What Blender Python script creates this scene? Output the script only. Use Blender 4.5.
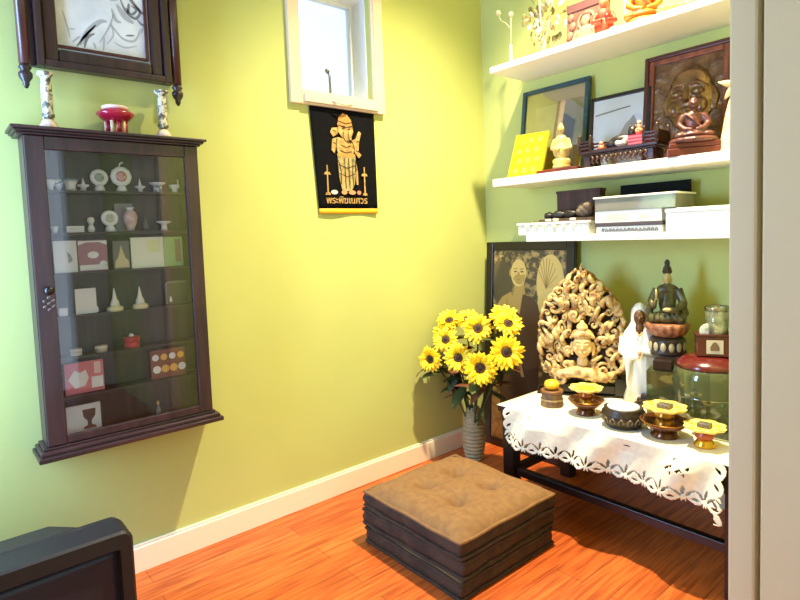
import bpy, bmesh, math, random
from mathutils import Vector, Matrix, Euler
PI = math.pi
rnd = random.Random(7)
S = bpy.context.scene
for o in list(bpy.data.objects): bpy.data.objects.remove(o)

# ------------------------------------------------------------------ camera
F_PX, PY = 564.45, 273.0
yaw, pitch, roll = -0.870176, -0.0684524, -0.0368726
fw = Vector((math.sin(yaw)*math.cos(pitch), math.cos(yaw)*math.cos(pitch), math.sin(pitch)))
r0 = Vector((math.cos(yaw), -math.sin(yaw), 0)); u0 = r0.cross(fw)
rt = math.cos(roll)*r0 + math.sin(roll)*u0
up = -math.sin(roll)*r0 + math.cos(roll)*u0
cd = bpy.data.cameras.new('camera'); cam = bpy.data.objects.new('camera', cd); S.collection.objects.link(cam)
m = Matrix((rt, up, -fw)).transposed().to_4x4(); m.translation = (2.2, 0, 1.2166); cam.matrix_world = m
cd.sensor_width = 36; cd.lens = F_PX/800*36; cd.shift_y = -(300-PY)/800; cd.clip_start = 0.02
S.camera = cam

# ------------------------------------------------------------------ light and exposure
S.view_settings.view_transform = 'Standard'; S.view_settings.look = 'None'
S.view_settings.gamma = 1; S.view_settings.use_curve_mapping = False
S.view_settings.exposure = 0.16
W = bpy.data.worlds.new('world'); S.world = W; W.use_nodes = True
bg = W.node_tree.nodes['Background']; bg.inputs[0].default_value = (0.66, 0.82, 1.0, 1); bg.inputs[1].default_value = 1.5

def light(name, kind, loc, power, color, size=None, size_y=None, rot=None, radius=None):
    d = bpy.data.lights.new(name, kind); d.energy = power; d.color = color
    if kind == 'AREA':
        d.shape = 'RECTANGLE'; d.size = size; d.size_y = size_y
    if radius: d.shadow_soft_size = radius
    o = bpy.data.objects.new(name, d); S.collection.objects.link(o); o.location = loc
    if rot: o.rotation_euler = rot
    return o
LAMP_POS = (1.00, 1.80, 3.22)
d_ = light('ceiling_lamp_light', 'SPOT', LAMP_POS, 720, (1.0, 0.85, 0.54), radius=0.045)
d_.data.spot_size = math.radians(106); d_.data.spot_blend = 1.0
light('front_window_daylight', 'AREA', (0.30, -0.56, 1.35), 72, (0.31, 0.53, 1.0), 0.44, 1.4, (PI/2, 0, 0))
light('doorway_light', 'AREA', (3.36, 0.25, 1.25), 7, (0.74, 0.85, 1.0), 2.0, 1.3, (0, PI/2, 0))

# ------------------------------------------------------------------ materials
def lin(c):
    f = lambda v: v/12.92 if v <= 0.04045 else ((v+0.055)/1.055)**2.4
    return tuple(f(x/255) for x in c) + (1,)
MATS = {}
def mat(name, col, rough=0.6, metal=0.0, var=0.0, scale=8.0, col2=None, stretch=None, bump=0.0, coat=0.0, trans=0.0, alpha=1.0, sss=0.0, lo=0.35, hi=0.65, detail=4, spec=None):
    if name in MATS: return MATS[name]
    M = bpy.data.materials.new(name); M.use_nodes = True; nt = M.node_tree
    b = nt.nodes['Principled BSDF']
    c = lin(col)
    b.inputs['Base Color'].default_value = c
    b.inputs['Roughness'].default_value = rough; b.inputs['Metallic'].default_value = metal
    if coat: b.inputs['Coat Weight'].default_value = coat; b.inputs['Coat Roughness'].default_value = 0.08
    if trans: b.inputs['Transmission Weight'].default_value = trans
    if alpha < 1: b.inputs['Alpha'].default_value = alpha
    if spec is not None: b.inputs['Specular IOR Level'].default_value = spec
    if col2 is None and var:
        col2 = tuple(max(0, v*(1-var)) for v in col)
    if col2 is not None or bump:
        tc = nt.nodes.new('ShaderNodeTexCoord'); mp = nt.nodes.new('ShaderNodeMapping')
        nt.links.new(tc.outputs['Object'], mp.inputs[0])
        if stretch: mp.inputs['Scale'].default_value = stretch
        nz = nt.nodes.new('ShaderNodeTexNoise'); nz.inputs['Scale'].default_value = scale; nz.inputs['Detail'].default_value = detail
        nt.links.new(mp.outputs[0], nz.inputs['Vector'])
        if col2 is not None:
            rp = nt.nodes.new('ShaderNodeValToRGB'); rp.color_ramp.elements[0].position = lo; rp.color_ramp.elements[1].position = hi
            rp.color_ramp.elements[0].color = c; rp.color_ramp.elements[1].color = lin(col2)
            nt.links.new(nz.outputs['Fac'], rp.inputs[0]); nt.links.new(rp.outputs[0], b.inputs['Base Color'])
        if bump:
            bp = nt.nodes.new('ShaderNodeBump'); bp.inputs['Strength'].default_value = bump; bp.inputs['Distance'].default_value = 0.01
            nt.links.new(nz.outputs['Fac'], bp.inputs['Height']); nt.links.new(bp.outputs[0], b.inputs['Normal'])
    MATS[name] = M
    return M
def glass_mat(name, tint=(255,255,255), refl=0.10, rough=0.0, haze=None):
    if name in MATS: return MATS[name]
    M = bpy.data.materials.new(name); M.use_nodes = True; nt = M.node_tree; nt.nodes.clear()
    out = nt.nodes.new('ShaderNodeOutputMaterial'); mx = nt.nodes.new('ShaderNodeMixShader')
    tr = nt.nodes.new('ShaderNodeBsdfTransparent'); gl = nt.nodes.new('ShaderNodeBsdfGlossy'); fr = nt.nodes.new('ShaderNodeFresnel')
    ad = nt.nodes.new('ShaderNodeMath'); ad.operation = 'MULTIPLY_ADD'; ad.inputs[1].default_value = 0.9; ad.inputs[2].default_value = refl - 0.04; ad.use_clamp = True
    tr.inputs[0].default_value = lin(tint); gl.inputs['Roughness'].default_value = rough; fr.inputs['IOR'].default_value = 1.5
    nt.links.new(fr.outputs[0], ad.inputs[0]); nt.links.new(ad.outputs[0], mx.inputs[0])
    src = tr.outputs[0]
    if haze:
        df = nt.nodes.new('ShaderNodeBsdfDiffuse'); df.inputs[0].default_value = lin(haze[0]); tl = nt.nodes.new('ShaderNodeBsdfTranslucent'); tl.inputs[0].default_value = lin(haze[0])
        a_ = nt.nodes.new('ShaderNodeMixShader'); a_.inputs[0].default_value = 0.5; nt.links.new(df.outputs[0], a_.inputs[1]); nt.links.new(tl.outputs[0], a_.inputs[2])
        c_ = nt.nodes.new('ShaderNodeMixShader'); c_.inputs[0].default_value = haze[1]; nt.links.new(tr.outputs[0], c_.inputs[1]); nt.links.new(a_.outputs[0], c_.inputs[2]); src = c_.outputs[0]
    nt.links.new(src, mx.inputs[1]); nt.links.new(gl.outputs[0], mx.inputs[2]); nt.links.new(mx.outputs[0], out.inputs[0])
    MATS[name] = M
    return M
def floor_mat():
    M = bpy.data.materials.new('laminate_floor'); M.use_nodes = True; nt = M.node_tree; b = nt.nodes['Principled BSDF']
    tc = nt.nodes.new('ShaderNodeTexCoord'); mp = nt.nodes.new('ShaderNodeMapping'); mp.inputs['Rotation'].default_value = (0, 0, PI/2)
    nt.links.new(tc.outputs['Object'], mp.inputs[0])
    br = nt.nodes.new('ShaderNodeTexBrick'); br.inputs['Scale'].default_value = 1.0; br.inputs['Brick Width'].default_value = 1.1; br.inputs['Row Height'].default_value = 0.105
    br.inputs['Mortar Size'].default_value = 0.0012; br.inputs['Color1'].default_value = lin((206,106,46)); br.inputs['Color2'].default_value = lin((186,86,32)); br.inputs['Mortar'].default_value = lin((120,52,22))
    nt.links.new(mp.outputs[0], br.inputs['Vector'])
    m2 = nt.nodes.new('ShaderNodeMapping'); m2.inputs['Scale'].default_value = (22, 1.3, 1); nt.links.new(tc.outputs['Object'], m2.inputs[0])
    nz = nt.nodes.new('ShaderNodeTexNoise'); nz.inputs['Scale'].default_value = 3.2; nz.inputs['Detail'].default_value = 5; nt.links.new(m2.outputs[0], nz.inputs['Vector'])
    rp = nt.nodes.new('ShaderNodeValToRGB'); rp.color_ramp.elements[0].position = 0.36; rp.color_ramp.elements[0].color = (0.58, 0.47, 0.40, 1); rp.color_ramp.elements[1].position = 0.60; rp.color_ramp.elements[1].color = (1.06, 1.06, 1.06, 1)
    nt.links.new(nz.outputs['Fac'], rp.inputs[0])
    mx = nt.nodes.new('ShaderNodeMix'); mx.data_type = 'RGBA'; mx.blend_type = 'MULTIPLY'; mx.inputs[0].default_value = 1
    nt.links.new(br.outputs['Color'], mx.inputs[6]); nt.links.new(rp.outputs[0], mx.inputs[7]); nt.links.new(mx.outputs[2], b.inputs['Base Color'])
    b.inputs['Roughness'].default_value = 0.42
    return M

WALL = mat('wall_paint', (193,199,118), 0.75, var=0.03, scale=2.0, bump=0.03)
WHITE = mat('white_paint', (240,236,228), 0.45)
JAMBW = mat('jamb_paint', (206,184,146), 0.65)
CEIL = mat('ceiling_paint', (236,232,220), 0.8)
SILL = mat('sill_paint', (222,198,170), 0.5)
DWOOD = mat('dark_cabinet_wood', (58,34,36), 0.38, col2=(34,19,21), scale=5, stretch=(9,9,0.7), coat=0.15)
DWOODH = mat('dark_wood_horizontal', (58,34,36), 0.38, col2=(34,19,21), scale=5, stretch=(9,0.7,9), coat=0.15)
CABIN = mat('cabinet_inside_wood', (66,60,62), 0.55, col2=(42,38,40), scale=6, stretch=(8,8,0.6))
BLACKW = mat('black_brown_wood', (34,18,12), 0.35, col2=(22,11,8), scale=6, stretch=(1,8,8))
PANE = glass_mat('clear_glass', refl=0.05)
CABGLASS = glass_mat('cabinet_glass', refl=0.055)

# ------------------------------------------------------------------ mesh helpers
class MB:
    def __init__(s): s.v = []; s.f = []; s.sm = []
    def add(s, vs, fs, smooth=True, M=None):
        n = len(s.v)
        for v in vs:
            v = Vector(v)
            s.v.append(tuple(M @ v) if M is not None else tuple(v))
        for f in fs: s.f.append(tuple(i+n for i in f)); s.sm.append(smooth)
        return s
    def box(s, lo, hi, M=None):
        x0,y0,z0 = lo; x1,y1,z1 = hi
        return s.add([(x0,y0,z0),(x1,y0,z0),(x1,y1,z0),(x0,y1,z0),(x0,y0,z1),(x1,y0,z1),(x1,y1,z1),(x0,y1,z1)],
              [(0,3,2,1),(4,5,6,7),(0,1,5,4),(1,2,6,5),(2,3,7,6),(3,0,4,7)], False, M)
    def cbox(s, c, d, M=None):
        return s.box([c[i]-d[i]/2 for i in range(3)], [c[i]+d[i]/2 for i in range(3)], M)
    def lathe(s, prof, c=(0,0,0), n=28, M=None, sq=None, cap=True, wave=None):
        vs = []; fs = []
        for k,(r,z) in enumerate(prof):
            for i in range(n):
                a = 2*PI*i/n; rr = max(r,1e-4)
                if wave: rr *= 1 + wave[0]*math.cos(wave[1]*a)
                if sq: rr /= max(abs(math.cos(a)),abs(math.sin(a)))**sq
                vs.append((c[0]+rr*math.cos(a), c[1]+rr*math.sin(a), c[2]+z))
        for k in range(len(prof)-1):
            for i in range(n):
                j = (i+1)%n; fs.append((k*n+i, k*n+j, (k+1)*n+j, (k+1)*n+i))
        if cap:
            fs.append(tuple(range(n-1,-1,-1))); L = (len(prof)-1)*n; fs.append(tuple(range(L, L+n)))
        return s.add(vs, fs, True, M)
    def ell(s, c, r, M=None, nu=14, nv=9):
        if not hasattr(r,'__len__'): r = (r,r,r)
        vs = [(c[0],c[1],c[2]-r[2])]; fs = []
        for k in range(1,nv):
            p = -PI/2+PI*k/nv
            for i in range(nu):
                a = 2*PI*i/nu
                vs.append((c[0]+r[0]*math.cos(p)*math.cos(a), c[1]+r[1]*math.cos(p)*math.sin(a), c[2]+r[2]*math.sin(p)))
        vs.append((c[0],c[1],c[2]+r[2])); T = len(vs)-1
        for i in range(nu):
            j = (i+1)%nu; fs.append((0,1+j,1+i)); fs.append((T, 1+(nv-2)*nu+i, 1+(nv-2)*nu+j))
            for k in range(nv-2): fs.append((1+k*nu+i,1+k*nu+j,1+(k+1)*nu+j,1+(k+1)*nu+i))
        return s.add(vs, fs, True, M)
    def tube(s, pts, r, n=8, M=None, flat=1.0):
        pts = [Vector(p) for p in pts]; N = len(pts)
        rs = r if hasattr(r,'__len__') else [r]*N
        vs = []; fs = []; prev = None
        for k,p in enumerate(pts):
            t = (pts[min(k+1,N-1)]-pts[max(k-1,0)]).normalized()
            if prev is None:
                a = Vector((0,0,1)) if abs(t.z) < 0.9 else Vector((1,0,0)); x = t.cross(a).normalized()
            else:
                x = (prev - t*prev.dot(t)).normalized()
            prev = x; y = t.cross(x)
            for i in range(n):
                a = 2*PI*i/n; vs.append(p + rs[k]*(math.cos(a)*x + flat*math.sin(a)*y))
        for k in range(N-1):
            for i in range(n):
                j = (i+1)%n; fs.append((k*n+i,k*n+j,(k+1)*n+j,(k+1)*n+i))
        fs.append(tuple(range(n-1,-1,-1))); fs.append(tuple(range((N-1)*n, N*n)))
        return s.add(vs, fs, True, M)
    def poly(s, pts, d, M=None):
        """2D outline in local xz, from y=0 to y=-d (towards the viewer)"""
        n = len(pts)
        vs = [(x,0,z) for x,z in pts] + [(x,-d,z) for x,z in pts]
        fs = [tuple(range(n-1,-1,-1)), tuple(range(n,2*n))] + [(i,(i+1)%n,n+(i+1)%n,n+i) for i in range(n)]
        return s.add(vs, fs, False, M)
    def disc(s, c, rx, rz, d, n=24, M=None):
        return s.poly([(c[0]+rx*math.cos(2*PI*i/n), c[1]+rz*math.sin(2*PI*i/n)) for i in range(n)], d, M)
    def grid(s, f, nu, nv, smooth=True, M=None, keep=None):
        vs = [f(i/nu, j/nv) for j in range(nv+1) for i in range(nu+1)]
        fs = []
        for j in range(nv):
            for i in range(nu):
                if keep and not keep((i+.5)/nu, (j+.5)/nv): continue
                a = j*(nu+1)+i; fs.append((a,a+1,a+nu+2,a+nu+1))
        return s.add(vs, fs, smooth, M)
def obj(name, mb, mt, parent=None, bevel=0, remesh=0, smooth=0, solid=0, subsurf=0, loc=None, rot=None):
    me = bpy.data.meshes.new(name); me.from_pydata(mb.v, [], mb.f)
    me.polygons.foreach_set('use_smooth', mb.sm); me.update()
    bm = bmesh.new(); bm.from_mesh(me); bmesh.ops.recalc_face_normals(bm, faces=bm.faces)
    loose = [v for v in bm.verts if not v.link_faces]
    if loose: bmesh.ops.delete(bm, geom=loose, context='VERTS')
    bm.to_mesh(me); bm.free()
    me.materials.append(mt)
    o = bpy.data.objects.new(name, me); S.collection.objects.link(o)
    if parent: o.parent = parent
    if loc: o.location = loc
    if rot: o.rotation_euler = rot
    if remesh:
        q = o.modifiers.new('Remesh','REMESH'); q.mode = 'VOXEL'; q.voxel_size = remesh; q.use_smooth_shade = True
        if smooth: q = o.modifiers.new('Smooth','SMOOTH'); q.factor = 0.5; q.iterations = smooth
    if bevel:
        q = o.modifiers.new('Bevel','BEVEL'); q.width = bevel; q.segments = 2; q.limit_method = 'ANGLE'
    if solid:
        q = o.modifiers.new('Solidify','SOLIDIFY'); q.thickness = solid; q.offset = 0
    if subsurf:
        q = o.modifiers.new('Subdivision','SUBSURF'); q.levels = subsurf; q.render_levels = subsurf
    return o
def tag(o, label, cat, group=None):
    o['label'] = label; o['category'] = cat
    if group: o['group'] = group
    return o
def thing(name, label, cat, loc=(0,0,0), rz=0, group=None, rx=0, ry=0):
    o = bpy.data.objects.new(name, None); S.collection.objects.link(o)
    o.empty_display_size = 0.05; o.location = loc; o.rotation_euler = (rx, ry, rz)
    return tag(o, label, cat, group)
def struct(name, mb, mt, parent=None, **k):
    o = obj(name, mb, mt, parent, **k)
    if not parent: o['kind'] = 'structure'
    return o
def solo(name, label, cat, mb, mt, loc=(0,0,0), rz=0, group=None, **k):
    return tag(obj(name, mb, mt, loc=loc, rot=(0,0,rz), **k), label, cat, group)
def dup(root, name=None, loc=None, rz=None, label=None):
    r = root.copy(); S.collection.objects.link(r)
    if loc: r.location = loc
    if rz is not None: r.rotation_euler = (0,0,rz)
    if label: r['label'] = label
    for ch in list(root.children):
        c = ch.copy(); S.collection.objects.link(c); c.parent = r
        for g in list(ch.children):
            d = g.copy(); S.collection.objects.link(d); d.parent = c
    return r
WALLROT = PI/2          # a thing modelled facing -y turned to face +x (it stands against wall_left)

# ------------------------------------------------------------------ room shell
YB, CEILZ, XR, YF = 2.528, 3.30, 3.4, -0.6
struct('floor', MB().box((-0.1,-1.1,-0.05),(3.5,2.65,0)), floor_mat())
struct('ceiling', MB().box((-0.1,-1.1,CEILZ),(3.5,2.65,CEILZ+0.05)), CEIL)
WY0, WY1, WZ0, WZ1 = 1.325, 1.72, 1.872, 2.36
b = MB()
b.box((-0.18,-1.1,0),(0,WY0,CEILZ)); b.box((-0.18,WY1,0),(0,YB+0.12,CEILZ)); b.box((-0.18,WY0,0),(0,WY1,WZ0)); b.box((-0.18,WY0,WZ1),(0,WY1,CEILZ))
struct('wall_left', b, WALL)
struct('wall_back', MB().box((0,YB,0),(3.5,YB+0.12,CEILZ)), WALL)
b = MB(); FX0, FX1, FZ0, FZ1 = 0.06, 0.54, 0.62, 2.08
b.box((0,YF-0.1,0),(FX0,YF,CEILZ)); b.box((FX1,YF-0.1,0),(3.5,YF,CEILZ)); b.box((FX0,YF-0.1,0),(FX1,YF,FZ0)); b.box((FX0,YF-0.1,FZ1),(FX1,YF,CEILZ))
struct('wall_front', b, WALL)
b = MB(); b.box((XR,-1.1,0),(XR+0.1,-0.45,CEILZ)); b.box((XR,0.95,0),(XR+0.1,1.3,CEILZ)); b.box((XR,-0.45,2.3),(XR+0.1,0.95,CEILZ))
struct('wall_side', b, WHITE)
struct('wall_right', MB().box((1.786,1.215,0),(3.5,YB,CEILZ)), WALL)
# white door trim on the end of the right wall
b = MB(); b.box((1.776,1.19,0),(1.826,1.235,CEILZ))
struct('trim_1', b, JAMBW, bevel=0.006)
b = MB(); b.box((1.838,1.175,0),(2.3,1.215,CEILZ))
struct('trim_2', b, JAMBW, bevel=0.004)
# baseboards
b = MB(); b.box((0,YF,0),(0.014,YB,0.096)); b.box((0,YF,0.096),(0.009,YB,0.106))
struct('baseboard_left', b, mat('cream_paint',(244,232,206),0.4), bevel=0.003)
struct('baseboard_back', MB().box((0.014,YB-0.014,0),(1.786,YB,0.106)), MATS['cream_paint'], bevel=0.004)

# window high in the left wall
w = bpy.data.objects.new('window_1', None); S.collection.objects.link(w); w['kind'] = 'structure'; w.location = (0,1.5225,1.8)
def wbox(lo, hi): return MB().box([lo[0], lo[1]-1.5225, lo[2]-1.8], [hi[0], hi[1]-1.5225, hi[2]-1.8])
def rect_frame(x0,x1,y0,y1,z0,z1,wd,off=(0,1.5225,1.8)):
    q = MB()
    for lo,hi in (((x0,y0,z0),(x1,y0+wd,z1)),((x0,y1-wd,z0),(x1,y1,z1)),((x0,y0+wd,z0),(x1,y1-wd,z0+wd)),((x0,y0+wd,z1-wd),(x1,y1-wd,z1))):
        q.box([lo[i]-off[i] for i in range(3)], [hi[i]-off[i] for i in range(3)])
    return q
obj('casing', rect_frame(0,0.022,1.262,1.783,1.803,2.44,0.052), SILL, w, bevel=0.004)
obj('inner_bead', rect_frame(-0.03,0.012,1.312,1.733,1.856,2.38,0.012), SILL, w, bevel=0.002)
obj('sill_board', wbox((0.02,1.325,1.812),(0.034,1.735,1.852)), SILL, w, bevel=0.003)
obj('sash', rect_frame(-0.165,-0.13,WY0,WY1,WZ0,WZ1,0.022), mat('sash_paint',(226,232,240),0.5), w, bevel=0.003)
obj('lining', rect_frame(-0.13,-0.03,WY0,WY1,WZ0,WZ1,0.006), MATS['sash_paint'], w)
obj('pane', wbox((-0.150,WY0+0.02,WZ0+0.02),(-0.146,WY1-0.02,WZ1-0.02)), PANE, w)
b = MB(); b.tube([(-0.02,-0.03,0.075),(-0.02,-0.031,0.16),(-0.03,-0.035,0.175)],0.006); b.ell((-0.03,-0.036,0.18),0.011)
obj('stay_arm', b, mat('grey_metal',(120,124,134),0.35,0.8), w)
b = MB(); b.tube([(0.034,-0.06,0.03),(0.045,-0.03,0.02),(0.048,0,0.016),(0.045,0.03,0.02),(0.034,0.05,0.03)],0.004)
obj('catch_handle', b, mat('cream_metal',(214,186,160),0.4), w)
w2 = bpy.data.objects.new('window_2', None); S.collection.objects.link(w2); w2['kind'] = 'structure'; w2.location = (0.30,YF-0.05,1.35)
obj('window_frame', MB().box((-0.24,-0.02,-0.73),(-0.21,0.02,0.73)).box((0.21,-0.02,-0.73),(0.24,0.02,0.73)).box((-0.21,-0.02,-0.73),(0.21,0.02,-0.70)).box((-0.21,-0.02,0.70),(0.21,0.02,0.73)), WHITE, w2)

# ceiling lamp above the room (its bulb is the warm light)
t = thing('ceiling_light', 'white ceiling lamp hanging above the room', 'lamp', (LAMP_POS[0],LAMP_POS[1],CEILZ))
obj('ceiling_rose', MB().lathe([(0.06,-0.0),(0.06,-0.012),(0.02,-0.03),(0.012,-0.05)]), WHITE, t)
sh = MB().lathe([(0.012,-0.05),(0.07,-0.052),(0.10,-0.058)], cap=False)
obj('lamp_shade', sh, WHITE, t, solid=0.002)

# ------------------------------------------------------------------ wall shelves
def shelf(z0, z1, x0, label):
    b = MB().box((x0,YB-0.30,z0),(1.786,YB,z1))
    solo('wall_shelf', label, 'shelf', b, WHITE, group='white wall shelves', bevel=0.003)
    return z1
Z1 = shelf(2.000, 2.029, 0.31, 'white wall shelf, topmost of the three, holding figurines')
Z2 = shelf(1.437, 1.475, 0.31, 'white wall shelf in the middle, holding framed pictures')
Z3 = shelf(1.158, 1.187, 0.51, 'white wall shelf, lowest of the three, holding plastic boxes')

# ------------------------------------------------------------------ hanging glass cabinet on the left wall
t = thing('wall_cabinet', 'dark wooden glass-fronted display cabinet hanging on the left wall', 'cabinet', (0,0.532,0.54))
def cb(lo, hi): return ([lo[0],lo[1]-0.532,lo[2]-0.54],[hi[0],hi[1]-0.532,hi[2]-0.54])
b = MB()
b.box(*cb((0,0.262,0.575),(0.10,0.274,1.568))); b.box(*cb((0,0.792,0.575),(0.10,0.804,1.568)))
b.box(*cb((0,0.274,0.575),(0.10,0.792,0.588))); b.box(*cb((0,0.274,1.555),(0.10,0.792,1.568)))
obj('body', b, DWOOD, t, bevel=0.002)
obj('back_panel', MB().box(*cb((0.001,0.274,0.588),(0.008,0.792,1.555))), CABIN, t)
b = MB()
b.box(*cb((0,0.245,1.568),(0.115,0.815,1.575))); b.box(*cb((0,0.237,1.575),(0.13,0.822,1.582))); b.box(*cb((0,0.229,1.582),(0.142,0.829,1.592)))
obj('crown_moulding', b, DWOODH, t, bevel=0.002)
b = MB()
b.box(*cb((0,0.250,0.566),(0.115,0.812,0.575))); b.box(*cb((0,0.240,0.554),(0.135,0.822,0.566))); b.box(*cb((0,0.232,0.538),(0.150,0.830,0.554)))
obj('base_moulding', b, DWOODH, t, bevel=0.003)
d = obj('door', MB().box(*cb((0.101,0.264,0.577),(0.116,0.317,1.566))).box(*cb((0.101,0.754,0.577),(0.116,0.802,1.566))).box(*cb((0.101,0.317,0.577),(0.116,0.754,0.604))).box(*cb((0.101,0.317,1.524),(0.116,0.754,1.566))), DWOOD, t, bevel=0.003)
obj('glass_pane', MB().box(*cb((0.105,0.317,0.604),(0.108,0.754,1.524))), CABGLASS, d)
q = cb((0.116,0.297,1.08),(0,0,0))[0]
b = MB(); b.lathe([(0.005,0),(0.006,0.008),(0.013,0.014),(0.014,0.022),(0.008,0.028)], M=Matrix.Translation(q) @ Matrix.Rotation(PI/2,4,'Y'))
obj('door_knob', b, mat('black_knob',(20,16,18),0.25), d)
b = MB()
for dy,dz in ((0,0),(0.012,0.008),(-0.012,0.008),(0.012,-0.010),(-0.012,-0.010),(0,0.018),(0,-0.02)): b.ell((q[0]+0.001,q[1]+dy,q[2]-0.042+dz),(0.003,0.006,0.006))
obj('lock_plate', b, mat('tarnished_brass',(104,92,92),0.4,0.6), d)
SHELF_Z = [1.400,1.262,1.130,0.987,0.850,0.720]
for z in SHELF_Z:
    obj('shelf', MB().box(*cb((0.008,0.274,z-0.008),(0.085,0.792,z))), CABIN, t, bevel=0.001)
for y in (0.372,):
    obj('back_batten', MB().box(*cb((0.008,y-0.006,0.588),(0.0095,y+0.006,1.555))), CABIN, t)

PORC = mat('white_porcelain',(232,232,236),0.25)
PORCP = mat('pinkish_porcelain',(226,204,204),0.3, col2=(206,160,160), scale=60)
BLUEP = mat('blue_painted_porcelain',(222,228,234),0.3, col2=(90,120,150), scale=90, lo=0.5, hi=0.6)
CREAM = mat('cream_glaze',(232,222,176),0.4)
def cab(name,label,cat,y,z,x=0.05,group=None,rz=WALLROT):
    return thing(name,label,cat,(x,y,z),rz,group)
G1 = 'little porcelain pieces in the wall cabinet'
# top shelf
Z = SHELF_Z[0]
def bowl_mb(r,h,foot=0.5):
    return MB().lathe([(r*foot,0),(r*foot*0.9,h*0.2),(r*0.75,h*0.55),(r,h),(r*0.93,h),(r*0.6,h*0.55),(0.0,h*0.35)], n=24)
solo('porcelain_bowl','small white bowl, leftmost on the cabinet\'s top shelf','bowl',bowl_mb(0.017,0.036),PORC,(0.05,0.335,Z),group=G1)
solo('porcelain_bowl','small bluish bowl, second from left on the cabinet\'s top shelf','bowl',bowl_mb(0.016,0.038),BLUEP,(0.035,0.362,Z),group=G1)
k = cab('porcelain_bowl','white footed bowl with blue pattern left of tiny stem cup on top cabinet shelf','bowl',0.393,Z,group=G1)
obj('bowl', MB().lathe([(0.017,0),(0.015,0.012),(0.017,0.022),(0.024,0.036),(0.022,0.036),(0.012,0.025)]), PORC, k); obj('rim', MB().lathe([(0.0242,0.033),(0.025,0.036),(0.0242,0.039)],cap=False), mat('blue_band',(110,130,160),0.3), k)
k = cab('stem_cup','tiny white lidded stem cup left of the round plates in the cabinet','cup',0.431,Z,group=G1)
obj('cup', MB().lathe([(0.009,0),(0.008,0.012),(0.018,0.018),(0.018,0.022),(0.006,0.024)]), PORC, k); obj('lid_spire', MB().lathe([(0.006,0.024),(0.003,0.036),(0.001,0.044)]), PORC, k)
def plaque(name,label,y,z,r,center_col,fancy=False):
    k = cab(name,label,'plaque',y,z,0.05,G1)
    zc = r+0.02
    obj('stand', MB().lathe([(0.018,0),(0.016,0.012),(0.010,0.024)],n=16), PORC, k)
    b = MB(); b.lathe([(r,-0.004),(r*1.02,0),(r,0.004),(r*0.8,0.006)], n=28, M=Matrix.Translation((0,0,zc)) @ Matrix.Rotation(PI/2,4,'X'), wave=(0.03,10) if fancy else None)
    obj('disc', b, PORC, k)
    b = MB(); b.lathe([(r*0.55,0.006),(r*0.5,0.0075)], n=20, M=Matrix.Translation((0,0,zc)) @ Matrix.Rotation(PI/2,4,'X'))
    obj('medallion', b, center_col, k)
    if fancy:
        b = MB(); b.tube([(-0.004,0,zc+r),(0,0,zc+r+0.012),(0.005,0,zc+r+0.014)],0.003); b.ell((0.006,0,zc+r+0.014),0.004)
        obj('finial', b, PORC, k)
    return k
plaque('round_plaque','white round plaque with grey-green medallion on a stand in the cabinet',0.481,Z,0.028,mat('greygreen_medal',(190,202,196),0.4,col2=(130,150,140),scale=120))
plaque('round_plaque','larger scalloped round plaque with red centre on the cabinet\'s top shelf',0.551,Z,0.034,mat('red_medal',(190,80,84),0.4,col2=(226,190,190),scale=110),True)
k = cab('stem_cup','tiny white lidded stem cup right of the red-centred plaque','cup',0.612,Z,group=G1)
obj('cup', MB().lathe([(0.009,0),(0.008,0.012),(0.018,0.018),(0.018,0.022),(0.006,0.024)]), PORC, k); obj('lid_spire', MB().lathe([(0.006,0.024),(0.003,0.036),(0.001,0.05)]), PORC, k)
k = cab('porcelain_bowl','white wide-rimmed bowl on a blue foot near right of top cabinet shelf','bowl',0.672,Z,group=G1)
obj('foot', MB().lathe([(0.016,0),(0.014,0.014),(0.016,0.024)]), BLUEP, k); obj('bowl', MB().lathe([(0.014,0.024),(0.027,0.032),(0.029,0.036),(0.025,0.036),(0.008,0.03)]), PORC, k)
k = cab('porcelain_bowl','greyish cup with an upright handle, rightmost on the cabinet\'s top shelf','cup',0.733,Z,group=G1)
obj('bowl', MB().lathe([(0.010,0),(0.010,0.01),(0.018,0.022),(0.02,0.03),(0.017,0.03),(0.006,0.02)]), PORC, k); obj('handle', MB().tube([(0.012,0,0.028),(0.014,0,0.04),(0.012,0,0.05)],0.003), PORC, k)
# second shelf
Z = SHELF_Z[1]
solo('porcelain_dish','small white dish, leftmost on the cabinet\'s second shelf','dish',bowl_mb(0.012,0.022,0.7),PORC,(0.05,0.338,Z),group=G1)
k = cab('white_case','long flat white case on the cabinet\'s second shelf','box',0.396,Z,group=G1)
obj('case_base', MB().cbox((0,0,0.007),(0.052,0.03,0.014)), PORC, k, bevel=0.002); obj('case_lid', MB().cbox((0,0,0.018),(0.053,0.031,0.008)), PORC, k, bevel=0.002)
k = cab('waisted_ornament','small white waisted ornament beside the flat case in the cabinet','ornament',0.446,Z,group=G1)
obj('lower_bulb', MB().lathe([(0.009,0),(0.012,0.012),(0.006,0.026)]), PORC, k); obj('upper_bulb', MB().lathe([(0.006,0.026),(0.012,0.038),(0.010,0.048),(0.003,0.052)]), PORC, k)
plaque('round_plaque','plain white round plaque on the cabinet\'s second shelf',0.505,Z,0.027,mat('pale_medal',(214,212,208),0.4,col2=(170,170,166),scale=100))
k = cab('pink_vase','pinkish porcelain vase in the middle of the cabinet\'s second shelf','vase',0.572,Z,group=G1)
obj('vase_body', MB().lathe([(0.012,0),(0.013,0.012),(0.021,0.032),(0.024,0.052),(0.018,0.068),(0.011,0.074)]), PORCP, k); obj('neck', MB().lathe([(0.011,0.074),(0.012,0.08),(0.016,0.084)]), PORC, k)
k = cab('pale_card','small pale violet card standing behind the pink vase','card',0.560,Z,0.02,G1)
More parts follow.
